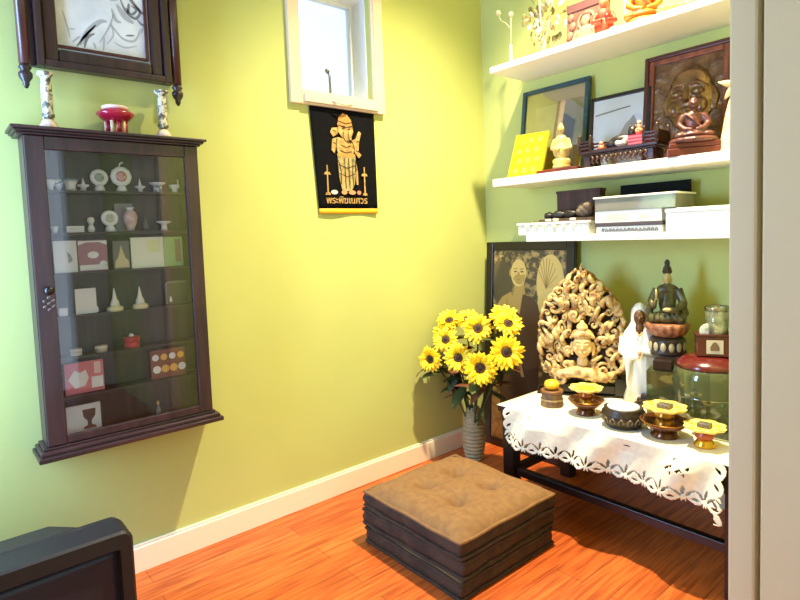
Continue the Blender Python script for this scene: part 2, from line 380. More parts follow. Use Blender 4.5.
obj('sheet', MB().cbox((0,0,0.05),(0.06,0.002,0.10)), mat('violet_card',(150,140,156),0.6), k)
k = cab('small_stupa','small dark glass cone right of the pink vase','ornament',0.622,Z,group=G1)
obj('cone', MB().lathe([(0.014,0),(0.012,0.02),(0.004,0.045),(0.001,0.056)]), mat('dark_glass_cone',(84,92,88),0.2), k)
k = cab('pedestal_dish','white pedestal dish, rightmost on the cabinet\'s second shelf','dish',0.687,Z,group=G1)
obj('pedestal', MB().lathe([(0.013,0),(0.010,0.014),(0.010,0.022)]), PORC, k); obj('dish', MB().lathe([(0.010,0.022),(0.024,0.030),(0.027,0.034),(0.024,0.034),(0.006,0.028)]), PORC, k)
# third shelf: cards and packets
Z = SHELF_Z[2]
G2 = 'cards and packets standing in the cabinet'
def card(name,label,cat,y,z,wd,h,col,parts=(),x=0.055,d=0.006,tilt=-0.12):
    k = thing(name,label,cat,(x,y,z),WALLROT,G2,)
    obj('board', MB().cbox((0,0,h/2),(wd,d,h)), col, k, bevel=0.0008)
    for pn,mb_,mt_ in parts: obj(pn, mb_, mt_, k)
    return k
def P(outl): return MB().poly(outl,0.0012,Matrix.Translation((0,-0.003,0)))
def R(x0,z0,x1,z1): return P([(x0,z0),(x1,z0),(x1,z1),(x0,z1)])
def D(x,z,r,rz=None): return MB().disc((x,z),r,rz or r,0.0012,20,Matrix.Translation((0,-0.003,0)))
WCARD = mat('white_card',(236,238,242),0.6); GREYM = mat('grey_mark',(150,160,172),0.7)
card('white_booklet','white booklet with faint blue mark, leftmost on the cabinet\'s third shelf','booklet',0.362,Z,0.068,0.106,WCARD,[('printed_mark',P([(0.008,0.03),(0.02,0.04),(0.014,0.06),(0.004,0.07)]),GREYM)])
card('purple_card','purple boxed card with a white oval emblem on third cabinet shelf','card',0.444,Z,0.09,0.106,mat('purple_card',(166,118,138),0.6),[('white_border',R(-0.042,0.004,0.042,0.022),WCARD),('arched_band',P([(-0.044,0.088),(-0.02,0.098),(0.02,0.098),(0.044,0.088),(0.044,0.103),(-0.044,0.103)]),WCARD),('oval_emblem',D(0.0,0.055,0.017,0.012),WCARD),('corner_badge',D(0.030,0.022,0.012),WCARD)])
card('gold_shrine_picture','small grey picture with a pale gold shrine in the cabinet\'s third shelf','picture',0.533,Z,0.054,0.100,mat('grey_print',(112,108,108),0.5),[('gold_shrine',P([(-0.022,0.006),(0.024,0.006),(0.022,0.03),(0.012,0.04),(0.006,0.06),(0.0,0.085),(-0.006,0.06),(-0.012,0.04),(-0.02,0.03)]),mat('pale_gold_print',(206,190,150),0.5))])
card('white_yellow_folder','wide white folder with pale yellow patch on third cabinet shelf','folder',0.621,Z,0.112,0.110,mat('cream_card',(240,242,224),0.6),[('yellow_patch',R(0.0,0.055,0.045,0.1),mat('pale_yellow_print',(232,234,180),0.6))])
card('green_booklet','green booklet with a brownish strip, rightmost on the cabinet\'s third shelf','booklet',0.712,Z,0.068,0.108,mat('green_card',(150,186,122),0.6),[('brown_strip',R(0.006,0.016,0.026,0.1),mat('brown_print',(140,124,96),0.6))])
# fourth shelf
Z = SHELF_Z[3]
k = cab('small_white_box','small white box at far left of the cabinet\'s fourth shelf','box',0.343,Z,group=G1)
obj('box_body', MB().cbox((0,0,0.011),(0.026,0.02,0.022)), PORC, k, bevel=0.002); obj('box_lid', MB().cbox((0,0,0.0245),(0.027,0.021,0.005)), PORC, k, bevel=0.001)
card('blank_card','blank white card with a folded corner on the fourth cabinet shelf','card',0.412,Z,0.064,0.086,WCARD,[('folded_corner',P([(0.028,0.0),(0.036,0.004),(0.036,0.02),(0.028,0.024)]),WCARD)])
def stupa(y,label):
    k = cab('cream_stupa',label,'ornament',y,Z,0.06,'pair of cream stupas in the cabinet')
    obj('base', MB().lathe([(0.026,0),(0.027,0.008),(0.024,0.014),(0.016,0.018)]), CREAM, k)
    obj('spire', MB().lathe([(0.015,0.018),(0.014,0.03),(0.008,0.042),(0.005,0.06),(0.001,0.08)]), mat('white_glaze',(236,234,222),0.4), k)
stupa(0.500,'cream stupa ornament with white spire beside the blank white card')
stupa(0.583,'cream stupa ornament with white spire beside the dark little frame')
k = card('small_dark_frame','small dark framed picture with pale corner, rightmost on fourth cabinet shelf','picture',0.714,Z,0.082,0.088,mat('dark_print',(58,66,60),0.25),[('pale_mark',P([(-0.028,0.012),(-0.018,0.012),(-0.02,0.028),(-0.025,0.034)]),WCARD)])
q = MB(); q.tube([(-0.038,-0.004,0.004),(-0.038,-0.004,0.08),(-0.03,-0.004,0.085),(0.036,-0.004,0.084)],0.0035)
obj('frame_edge', q, mat('frame_grey',(150,156,150),0.4), k)
# fifth shelf
Z = SHELF_Z[4]
def tin(y,label,r,h,mt,lidm):
    k = cab('round_tin',label,'tin',y,Z,0.055,'little round tins in the cabinet')
    obj('tin_body', MB().lathe([(r,0),(r,h*0.6)]), mt, k); obj('lid', MB().lathe([(r*1.05,h*0.6),(r*1.05,h),(r*0.9,h*1.04)]), lidm, k)
    return k
IV = mat('ivory_tin',(226,222,212),0.35)
tin(0.371,'small ivory tin, leftmost on the cabinet\'s fifth shelf',0.018,0.022,IV,IV)
tin(0.448,'small ivory tin with darker rim in middle of the fifth cabinet shelf',0.019,0.021,mat('tan_tin',(190,180,160),0.35),IV)
k = tin(0.547,'bright red round tin with pale knob on the fifth cabinet shelf',0.026,0.038,mat('red_tin',(206,42,72),0.35),mat('red_tin2',(190,34,60),0.35))
obj('lid_knob', MB().lathe([(0.008,0.039),(0.009,0.044),(0.004,0.05)]), PORC, k)
# sixth shelf
Z = SHELF_Z[5]
PINK = mat('pink_card',(222,120,136),0.55)
card('pink_card','pink card with white flower print, low in the cabinet at left','card',0.391,Z,0.118,0.106,PINK,[('white_flower',P([(-0.05,0.05),(-0.03,0.08),(-0.012,0.07),(0.004,0.078),(0.012,0.05),(0,0.024),(-0.03,0.018)]),WCARD),('white_panel',R(0.02,0.012,0.055,0.05),WCARD),('pale_strip',R(0.03,0.06,0.05,0.1),mat('pale_pink',(238,206,204),0.6))])
k = card('coin_case','brown flat case of gold and white medals leaning in the cabinet','case',0.668,Z,0.125,0.106,mat('brown_case',(130,70,56),0.45))
gold = mat('gold_medal',(222,180,96),0.3,0.5)
for i in range(4):
    obj('medal', D(-0.045+0.03*i,0.078,0.012), gold if i%2 else WCARD, k); obj('medal', D(-0.042+0.03*i,0.034,0.014), WCARD if i%3==0 else gold, k)
# bottom board
Z = 0.588
card('goblet_picture','white card picturing a brown goblet at bottom left of the cabinet','picture',0.380,Z,0.104,0.092,mat('blueish_card',(224,230,236),0.6),[('goblet_print',P([(-0.004,0.008),(0.036,0.008),(0.034,0.014),(0.022,0.02),(0.022,0.034),(0.034,0.05),(0.036,0.074),(-0.004,0.074),(-0.002,0.05),(0.01,0.034),(0.01,0.02),(-0.002,0.014)]),mat('goblet_brown',(74,54,46),0.5))])
k = cab('tiny_bottle','tiny glass bottle standing at bottom right inside the cabinet','bottle',0.621,Z,0.06)
obj('bottle_body', MB().lathe([(0.009,0),(0.009,0.022),(0.004,0.03),(0.004,0.04)]), mat('smoky_bottle',(150,134,124),0.15), k); obj('stopper', MB().lathe([(0.004,0.04),(0.006,0.044),(0.003,0.052)]), gold, k)

# ------------------------------------------------------------------ on top of the cabinet
def candlestick(y,label,ht):
    k = thing('candlestick',label,'candlestick',(0.07,y,1.592),0,'pair of patterned candlesticks on the cabinet')
    pm = mat('patterned_ceramic',(214,206,178),0.4,col2=(96,92,76),scale=70,lo=0.46,hi=0.54)
    obj('base', MB().lathe([(0.028,0),(0.028,0.012),(0.020,0.026),(0.014,0.034)]), mat('ivory_ceramic',(222,210,186),0.4,col2=(196,160,140),scale=60), k)
    obj('column', MB().lathe([(0.014,0.034),(0.019,0.044),(0.019,0.05),(0.015,0.056),(0.0165,0.09),(0.016,ht-0.04),(0.014,ht-0.02)]), pm, k)
    obj('drip_cup', MB().lathe([(0.014,ht-0.02),(0.016,ht-0.012),(0.024,ht-0.006),(0.024,ht),(0.014,ht),(0.008,ht-0.01)]), pm, k)
candlestick(0.342,'patterned pale candlestick at the left end of the cabinet top',0.182)
candlestick(0.700,'patterned pale candlestick at the right end of the cabinet top',0.172)
k = thing('offering_bowl','red lacquered pedestal bowl on top of the wall cabinet','bowl',(0.07,0.542,1.592))
RED = mat('red_lacquer',(158,22,48),0.2,coat=0.4)
obj('foot_ring', MB().lathe([(0.036,0),(0.036,0.006),(0.031,0.010)]), RED, k)
for i in range(10):
    a = 2*PI*i/10; obj('column', MB().tube([(0.030*math.cos(a),0.030*math.sin(a),0.008),(0.031*math.cos(a),0.031*math.sin(a),0.046)],0.0062), mat('gold_lacquer',(220,190,150),0.35) if i%2 else RED, k)
obj('bowl', MB().lathe([(0.034,0.044),(0.05,0.058),(0.060,0.068),(0.060,0.074),(0.045,0.082),(0.040,0.088),(0.036,0.088),(0.03,0.07)]), RED, k)
obj('rim', MB().lathe([(0.041,0.086),(0.042,0.096),(0.038,0.098),(0.034,0.09)]), mat('pale_rim',(222,196,186),0.4), k)

# ------------------------------------------------------------------ framed print above the cabinet
t = thing('picture_frame','dark wooden frame with side poles and finials holding a grey sketch print','picture',(0.0,0.53,1.80))
b = MB(); y0,y1 = -0.205,0.215
FZ = 0.62
def frame_rings(y0,y1,z0,z1,x0,x1,wd):
    q = MB()
    q.box((x0,y0,z0),(x1,y0+wd,z1)); q.box((x0,y1-wd,z0),(x1,y1,z1)); q.box((x0,y0+wd,z0),(x1,y1-wd,z0+wd)); q.box((x0,y0+wd,z1-wd),(x1,y1-wd,z1)); return q
obj('outer_moulding', frame_rings(y0,y1,0.0,FZ,0.02,0.060,0.022), DWOOD, t, bevel=0.004)
obj('moulding', frame_rings(y0+0.022,y1-0.022,0.022,FZ-0.022,0.02,0.050,0.042), DWOOD, t, bevel=0.008)
obj('inner_lip', frame_rings(y0+0.055,y1-0.070,0.070,FZ-0.055,0.03,0.046,0.009), mat('reddish_lip',(72,30,26),0.35), t, bevel=0.002)
obj('print', MB().box((0.022,y0+0.05,0.05),(0.034,y1-0.05,FZ-0.05)), mat('print_paper',(226,228,226),0.5,col2=(196,200,200),scale=9), t)
ink = mat('sketch_ink',(120,122,126),0.7); ink2 = mat('sketch_ink_light',(172,174,176),0.7)
def stroke(pts, r, mt):
    b = MB()
    E_ = [pts[0]]+list(pts)+[pts[-1]]; L = []
    for i in range(1,len(E_)-2):
        for q_ in range(6):
            u_ = q_/6; P0,P1,P2,P3 = E_[i-1],E_[i],E_[i+1],E_[i+2]
            L.append(tuple(0.5*(2*P1[c]+(P2[c]-P0[c])*u_+(2*P0[c]-5*P1[c]+4*P2[c]-P3[c])*u_*u_+(3*P1[c]-P0[c]-3*P2[c]+P3[c])*u_**3) for c in (0,1)))
    L.append(pts[-1]); n = len(L)
    vs = []; fs = []
    for i,p in enumerate(L):
        q_ = Vector(L[min(i+1,n-1)])-Vector(L[max(i-1,0)]); q_ = Vector((-q_.y,q_.x)).normalized()*r*0.75*(0.25+0.8*math.sin(PI*(i+0.5)/n))
        for sg in (-1,1): vs.append((0.0346, y0+0.062+p[0]*0.292+sg*q_.x, 0.078+p[1]*0.30+sg*q_.y))
    for i in range(n-1): fs.append((2*i,2*i+1,2*i+3,2*i+2))
    b.add(vs,fs,False)
    o = obj('sketch_stroke', b, mt, t); o.scale = (1,1,1)
for pts,r,mt in (
  ([(0.03,0.66),(0.12,0.70),(0.30,0.73)],0.004,ink),([(0.08,0.40),(0.12,0.22),(0.14,0.10)],0.003,ink2),([(0.13,0.20),(0.20,0.21)],0.003,ink2),
  ([(0.20,0.02),(0.30,0.16),(0.42,0.30)],0.005,ink),([(0.28,0.02),(0.32,0.14),(0.40,0.20)],0.006,ink),([(0.40,0.03),(0.38,0.10)],0.004,ink2),([(0.48,0.02),(0.50,0.18)],0.004,ink2),
  ([(0.42,0.60),(0.46,0.78),(0.44,0.90)],0.007,ink),([(0.50,0.78),(0.60,0.62),(0.74,0.72),(0.80,0.90)],0.006,ink2),([(0.53,0.84),(0.62,0.72),(0.72,0.80)],0.005,ink2),
  ([(0.72,0.80),(0.86,0.62),(0.99,0.50)],0.007,ink),([(0.70,0.66),(0.76,0.52),(0.86,0.46),(0.92,0.54),(0.86,0.62)],0.006,ink),([(0.76,0.56),(0.82,0.50),(0.88,0.56),(0.82,0.60)],0.005,ink),
  ([(0.60,0.52),(0.64,0.40),(0.70,0.38)],0.007,ink2),([(0.58,0.34),(0.70,0.20),(0.84,0.20),(0.92,0.36)],0.005,ink2),([(0.74,0.24),(0.84,0.26)],0.004,ink),([(0.92,0.30),(0.98,0.44)],0.004,ink2),
  ([(0.94,0.06),(0.96,0.22)],0.003,ink2),([(0.24,0.04),(0.32,0.20),(0.46,0.34),(0.54,0.36)],0.010,ink2),([(0.66,0.58),(0.74,0.46),(0.84,0.40)],0.012,ink2),([(0.44,0.10),(0.56,0.30),(0.62,0.46)],0.004,ink2),([(0.54,0.94),(0.64,0.82),(0.76,0.90)],0.006,ink),([(0.60,0.14),(0.72,0.10),(0.86,0.14)],0.004,ink2),([(0.78,0.50),(0.80,0.62)],0.006,ink),([(0.88,0.46),(0.94,0.40),(0.99,0.44)],0.005,ink),([(0.52,0.10),(0.60,0.22),(0.58,0.34)],0.003,ink2),([(0.16,0.06),(0.24,0.14)],0.004,ink2)):
    stroke(pts,r,mt)
for yy in (-0.238,0.238):
    p_ = obj('side_pole', MB().tube([(0.045,yy,0.0),(0.045,yy,FZ)],0.0165,14), mat('pole_wood',(92,54,44),0.3,col2=(58,30,26),scale=6,stretch=(9,9,0.6),coat=0.2), t)
    obj('finial', MB().lathe([(0.012,0.0),(0.019,-0.012),(0.012,-0.020),(0.020,-0.030),(0.019,-0.042),(0.009,-0.058),(0.010,-0.064),(0.004,-0.076)],c=(0.045,yy,0.0)), DWOOD, p_)
obj('backing', MB().box((0.002,-0.228,0.004),(0.022,0.228,FZ)), DWOOD, t)

# ------------------------------------------------------------------ black banner under the window
t = thing('wall_banner','black cloth banner with golden elephant-headed deity hanging below the window','banner',(0.004,1.5375,1.328),WALLROT)
HB = 0.478; WB = 0.36
def bn(u,v): return ((u-0.5)*(WB - 0.055*(1-v)*(1 if u<0.5 else 0)*1.0), -0.004-0.004*math.sin(u*7)*(1-v), 0.018+v*(HB-0.018))
obj('cloth', MB().grid(bn,20,20), mat('black_cloth',(13,13,17),0.9,var=0.2,scale=30,spec=0.1), t, solid=0.003)
def bn2(u,v): p = bn(u,0); return (p[0], p[1], -0.006+0.024*v)
obj('yellow_hem', MB().grid(bn2,20,2), mat('yellow_hem',(240,178,22),0.6), t, solid=0.003)
GOLD = mat('gold_print',(196,160,94),0.6,col2=(150,112,58),scale=60)
OLIVE = mat('olive_print',(112,110,72),0.6,col2=(176,160,106),scale=50)
MB4 = Matrix.Translation((0.0,-0.0105,0))
def gp(name, pts, mt, d=0.0012): obj(name, MB().poly(pts,d,MB4), mt, t)
ORNG = mat('orange_gold_print',(196,130,62),0.6)
cx = 0.005
gp('crown', [(cx-0.045,0.400),(cx-0.036,0.435),(cx-0.012,0.455),(cx+0.012,0.452),(cx+0.034,0.428),(cx+0.040,0.398),(cx,0.385)], ORNG)
gp('head', [(cx-0.040,0.400),(cx+0.040,0.400),(cx+0.044,0.375),(cx+0.032,0.350),(cx+0.034,0.325),(cx+0.018,0.312),(cx+0.006,0.335),(cx-0.020,0.345),(cx-0.040,0.370)], GOLD)
gp('ear', [(cx-0.042,0.39),(cx-0.075,0.385),(cx-0.085,0.365),(cx-0.07,0.345),(cx-0.045,0.36)], GOLD)
gp('torso', [(cx-0.045,0.345),(cx+0.030,0.335),(cx+0.046,0.30),(cx+0.040,0.262),(cx-0.04,0.262),(cx-0.056,0.30)], GOLD)
gp('arm', [(cx-0.045,0.345),(cx-0.075,0.335),(cx-0.082,0.285),(cx-0.066,0.270),(cx-0.056,0.30)], GOLD)
gp('arm', [(cx+0.035,0.335),(cx+0.055,0.345),(cx+0.075,0.382),(cx+0.090,0.375),(cx+0.075,0.330),(cx+0.070,0.285),(cx+0.088,0.270),(cx+0.07,0.255),(cx+0.045,0.285)], GOLD)
gp('skirt', [(cx-0.05,0.268),(cx+0.05,0.268),(cx+0.055,0.20),(cx+0.040,0.13),(cx+0.022,0.10),(cx-0.03,0.10),(cx-0.045,0.16)], OLIVE)
for x in (-0.03,-0.005,0.02):
    gp('skirt_fold', [(cx+x-0.006,0.255),(cx+x+0.004,0.255),(cx+x+0.008,0.12),(cx+x,0.115)], GOLD, 0.002)
gp('sash_tail', [(cx+0.050,0.25),(cx+0.062,0.19),(cx+0.062,0.13),(cx+0.052,0.13),(cx+0.046,0.2)], GOLD)
gp('belt', [(cx-0.052,0.272),(cx+0.05,0.272),(cx+0.048,0.258),(cx-0.05,0.258)], ORNG, 0.002)
for x in (-0.105,0.105):
    b = MB().poly([(x-0.004,0.085),(x+0.004,0.085),(x+0.003,0.215),(x-0.003,0.215)],0.0012,MB4)
    b.poly([(x-0.018,0.172),(x+0.018,0.172),(x+0.012,0.184),(x-0.012,0.184)],0.0014,MB4); b.poly([(x-0.014,0.080),(x+0.014,0.080),(x+0.010,0.092),(x-0.010,0.092)],0.0014,MB4)
    obj('printed_lampstand', b, GOLD, t)
for x,w_,c_ in ((-0.07,0.018,(230,212,196)),(-0.015,0.016,(214,140,96)),(0.03,0.02,(206,178,96)),(0.07,0.012,(190,120,90))):
    obj('printed_offering', MB().disc((x,0.093),w_,0.010,0.0012,16,MB4), mat('offer_%d'%c_[2],c_,0.6), t)
INKB = mat('dark_print_line',(60,40,22),0.8)
MB5 = Matrix.Translation((0.0,-0.0128,0))
def gl(pts, r=0.0022):
    b = MB(); vs=[]; fs=[]; n=len(pts)
    for i,p in enumerate(pts):
        d = Vector(pts[min(i+1,n-1)])-Vector(pts[max(i-1,0)]); d = Vector((-d.y,d.x)).normalized()*r
        for sg in (-1,1): vs.append((p[0]+sg*d.x,0,p[1]+sg*d.y))
    for i in range(n-1): fs.append((2*i,2*i+1,2*i+3,2*i+2))
    obj('printed_line', b.add(vs,fs,False,MB5), INKB, t)
for pts in ([(cx-0.02,0.388),(cx-0.008,0.385)],[(cx+0.012,0.385),(cx+0.026,0.388)],[(cx-0.012,0.372),(cx-0.016,0.350),(cx-0.002,0.330),(cx+0.016,0.322)],[(cx+0.016,0.372),(cx+0.012,0.350),(cx+0.022,0.336),(cx+0.034,0.334)],
            [(cx-0.04,0.402),(cx,0.392),(cx+0.038,0.402)],[(cx-0.042,0.42),(cx,0.41),(cx+0.036,0.418)],[(cx-0.05,0.340),(cx-0.056,0.30),(cx-0.05,0.275)],[(cx+0.036,0.330),(cx+0.046,0.30),(cx+0.042,0.275)],
            [(cx-0.03,0.312),(cx,0.300),(cx+0.026,0.310)],[(cx-0.035,0.285),(cx,0.276),(cx+0.03,0.284)],[(cx-0.046,0.24),(cx-0.034,0.19),(cx-0.036,0.13)],[(cx+0.036,0.25),(cx+0.030,0.18),(cx+0.034,0.12)],[(cx-0.012,0.25),(cx-0.010,0.11)],[(cx+0.010,0.25),(cx+0.012,0.11)],
            [(cx-0.046,0.22),(cx,0.205),(cx+0.050,0.22)],[(cx-0.044,0.18),(cx,0.165),(cx+0.044,0.18)],[(cx-0.07,0.375),(cx-0.055,0.37)],[(cx-0.074,0.32),(cx-0.058,0.315)],[(cx+0.060,0.33),(cx+0.074,0.335)],[(cx+0.056,0.29),(cx+0.07,0.285)]): gl(pts)
fc = bpy.data.curves.new('banner_writing','FONT'); fc.body = '\u0e1e\u0e23\u0e30\u0e1e\u0e34\u0e06\u0e40\u0e19\u0e28\u0e27\u0e23'; fc.size = 0.044; fc.align_x = 'CENTER'; fc.extrude = 0.0006; fc.offset = 0.0006
fo = bpy.data.objects.new('banner_writing', fc); S.collection.objects.link(fo); fo.parent = t; fo.location = (0.0,-0.0115,0.042); fo.rotation_euler = (PI/2,0,0)
fc.materials.append(GOLD)
bpy.context.view_layer.update()
me_ = bpy.data.meshes.new_from_object(fo.evaluated_get(bpy.context.evaluated_depsgraph_get()))
me_.materials.clear(); me_.materials.append(GOLD)
fm = bpy.data.objects.new('banner_writing', me_); S.collection.objects.link(fm); fm.parent = t; fm.location = fo.location; fm.rotation_euler = fo.rotation_euler
bpy.data.objects.remove(fo); fm.name = 'banner_writing'

# ------------------------------------------------------------------ television on the floor
t = thing('television','black boxy television on the floor at the left wall','television',(0.32,0.09,0))
BLK = mat('black_plastic',(34,32,34),0.5,spec=0.25)
b = MB(); Yc = 0.09
yl,yr = -0.33,0.312
def tv(lo,hi): return ([lo[0]-0.32,lo[1],lo[2]],[hi[0]-0.32,hi[1],hi[2]])
def rrect(a0,a1,c0,c1,r,n=6):
    out = []
    for (cx_,cz_,st) in ((a1-r,c0+r,-PI/2),(a1-r,c1-r,0),(a0+r,c1-r,PI/2),(a0+r,c0+r,PI)):
        for i in range(n+1): out.append((cx_+r*math.cos(st+PI/2*i/n), cz_+r*math.sin(st+PI/2*i/n)))
    return out
loops = [(-0.0,rrect(yl+0.004,yr-0.004,0.004,0.404,0.03)),(0.03+0.0,rrect(yl,yr,0.0,0.408,0.03)),(0.122,rrect(yl,yr,0.0,0.408,0.03)),(0.130,rrect(yl+0.006,yr-0.006,0.006,0.402,0.026)),(0.132,rrect(yl+0.045,yr-0.036,0.085,0.362,0.008)),(0.112,rrect(yl+0.052,yr-0.043,0.092,0.355,0.006))]
vs = []; fs = []; n_ = len(loops[0][1])
for xx,lp in loops: vs += [(0.05+xx,p[0],p[1]) for p in lp]
for k_ in range(len(loops)-1):
    for i in range(n_): j_ = (i+1)%n_; fs.append((k_*n_+i,k_*n_+j_,(k_+1)*n_+j_,(k_+1)*n_+i))
fs.append(tuple(range(n_-1,-1,-1)))
obj('bezel', MB().add(vs,fs,False), BLK, t)
def scr(u,v): return (0.160+0.010*(1-(2*u-1)**2)*(1-(2*v-1)**2), yl+0.05+u*(yr-yl-0.08), 0.07+v*0.286)
obj('screen', MB().grid(scr,16,12), mat('dark_screen',(40,40,50),0.3,spec=0.2), t, solid=0.004)
# tapering rear housing
vs = [(0.10,yl+0.03,0.004),(0.10,yr-0.03,0.004),(0.10,yr-0.03,0.400),(0.10,yl+0.03,0.400),(-0.18,yl+0.14,0.02),(-0.18,yr-0.16,0.02),(-0.18,yr-0.16,0.30),(-0.18,yl+0.14,0.30)]
b = MB().add(vs,[(0,1,2,3),(4,7,6,5),(0,4,5,1),(1,5,6,2),(2,6,7,3),(3,7,4,0)],False)
obj('rear_housing', b, BLK, t, bevel=0.015)
b = MB().add([(0.085,yl+0.09,0.39),(0.085,yr-0.09,0.39),(0.075,yr-0.105,0.412),(0.075,yl+0.12,0.412),(-0.10,yl+0.14,0.33),(-0.10,yr-0.15,0.33),(-0.09,yr-0.165,0.375),(-0.09,yl+0.16,0.375)],[(0,1,2,3),(4,7,6,5),(0,4,5,1),(1,5,6,2),(2,6,7,3),(3,7,4,0)],False)
obj('top_vent_hump', b, BLK, t, bevel=0.008)

# ------------------------------------------------------------------ floor cushions
def cushion(z0, h, label, tuft, jx, jy, rz, sx, sy):
    t = thing('floor_cushion', label, 'cushion', (0.685+jx,1.525+jy,z0), rz, 'stacked floor cushions')
    n = 40; hx, hy = sx/2, sy/2
    sd = rnd.random()*10
    def prof(u,v):
        x, y = 2*u-1, 2*v-1
        e = (1-abs(x)**6)*(1-abs(y)**6)
        return x, y, max(e,0)
    def outx(x,y): 
        k = 1-0.02*(1-abs(y)**2)*0
        return x*hx*k, y*hy*k
    bt = MB()
    def top(u,v):
        x,y,e = prof(u,v); X,Y = outx(x,y)
        z = h-0.008 + 0.022*e**0.6
        if tuft:
            for tx in (-0.34,0.34):
                for ty in (-0.34,0.34):
                    d2 = (x-tx)**2+(y-ty)**2
                    z -= 0.034*math.exp(-d2/0.012) + 0.012*math.exp(-d2/0.07)
            z += 0.032*e**0.8*0.6 - 0.006*math.exp(-(abs(x)-abs(y))**2/0.004)*math.exp(-((abs(x)-0.34)**2)/0.05)
            z += 0.004*math.sin(5*x+sd)*math.sin(4*y+1)
        return (X, Y, z)
    bt.grid(top,n,n)
    TAN = mat('brown_velvet_lit',(128,92,52),0.85,col2=(114,80,45),scale=40,bump=0.08)  # lit tone of the velvet, put into the top's colour
    SHADED = mat('brown_velvet_shaded',(66,46,28),0.85,col2=(48,32,19),scale=22,bump=0.1)  # same velvet darkened; shade of sides and tuft hollows put into colour
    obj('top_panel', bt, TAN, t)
    bs = MB(); ring = []
    per = [(-1+2*i/n,-1) for i in range(n)] + [(1,-1+2*i/n) for i in range(n)] + [(1-2*i/n,1) for i in range(n)] + [(-1,1-2*i/n) for i in range(n)]
    m_ = len(per); K = 8; vs = []; fs = []
    for k in range(K+1):
        s_ = k/K
        for i,(x,y) in enumerate(per):
            X,Y = outx(x,y); bulge = 0.008*math.sin(PI*s_) + 0.003*math.sin(i*0.55+sd+3*s_)*math.sin(PI*s_) - 0.004
            L = max(abs(x),abs(y)); nx = (1 if x==1 else -1 if x==-1 else 0); ny = (1 if y==1 else -1 if y==-1 else 0)
            vs.append((X+nx*bulge, Y+ny*bulge, 0.008+(h-0.016)*s_))
    for k in range(K):
        for i in range(m_):
            j = (i+1)%m_; fs.append((k*m_+i,k*m_+j,(k+1)*m_+j,(k+1)*m_+i))
    fs.append(tuple(range(m_-1,-1,-1)))
    bs.add(vs,fs,True)
    obj('side_band', bs, SHADED, t)
    for zz,nm in ((h-0.008,'upper_piping'),(0.008,'lower_piping')):
        pts = []
        for i,(x,y) in enumerate(per+per[:3]):
            X,Y = outx(x,y); wob = 0.003*math.sin(i*0.37+sd)
            pts.append((X*1.006,Y*1.006,zz+wob*0.6))
        obj(nm, MB().tube(pts,0.0062,8), TAN if nm=='upper_piping' and tuft else SHADED, t)
    if tuft:
        for tx in (-0.34,0.34):
            for ty in (-0.34,0.34):
                z = top((tx+1)/2,(ty+1)/2)[2]
                obj('tuft_button', MB().ell((tx*hx,ty*hy,z+0.001),(0.008,0.008,0.004)), SHADED, t)
    return t
cushion(0.0,0.068,'brown velvet floor cushion, bottom of the stack, lying on the floor',False,0.003,-0.003,0.0,0.515,0.505)
cushion(0.070,0.070,'brown velvet floor cushion in the middle of the stack',False,-0.006,0.004,0.02,0.53,0.51)
cushion(0.142,0.070,'brown velvet floor cushion on top of the stack, its button-tufted face showing',True,0.006,-0.001,-0.012,0.525,0.51)

# ------------------------------------------------------------------ low altar table and its cloth
TX0,TX1,TY0,TY1,TZ = 0.596,1.60,1.886,2.395,0.450
t = thing('altar_table','low black-brown wooden table carrying the offerings along back wall','table',((TX0+TX1)/2,(TY0+TY1)/2,0))
ox,oy = (TX0+TX1)/2,(TY0+TY1)/2
def tb(lo,hi): return ([lo[0]-ox,lo[1]-oy,lo[2]],[hi[0]-ox,hi[1]-oy,hi[2]])
obj('tabletop', MB().box(*tb((TX0,TY0,TZ-0.026),(TX1,TY1,TZ))), BLACKW, t, bevel=0.003)
for x in (TX0+0.014,TX1-0.085):
    for y in (TY0+0.012,TY1-0.067):
        obj('leg', MB().box(*tb((x,y,0),(x+0.055,y+0.055,TZ-0.026))), BLACKW, t, bevel=0.003)
a0,a1,c0,c1 = TX0+0.083,TX1-0.083,TY0+0.067,TY1-0.067
for nm,lo,hi in (('apron',(a0,TY0+0.025,TZ-0.086),(a1,TY0+0.045,TZ-0.026)),('apron',(a0,TY1-0.05,TZ-0.086),(a1,TY1-0.03,TZ-0.026)),
                 ('stretcher',(a0,TY0+0.020,0.150),(a1,TY0+0.050,0.182)),('stretcher',(TX0+0.04,c0,0.150),(TX0+0.07,c1,0.182)),('stretcher',(TX1-0.07,c0,0.150),(TX1-0.04,c1,0.182)),('stretcher',(a0,TY1-0.055,0.150),(a1,TY1-0.025,0.182))):
    obj(nm, MB().box(*tb(lo,hi)), BLACKW, t, bevel=0.002)

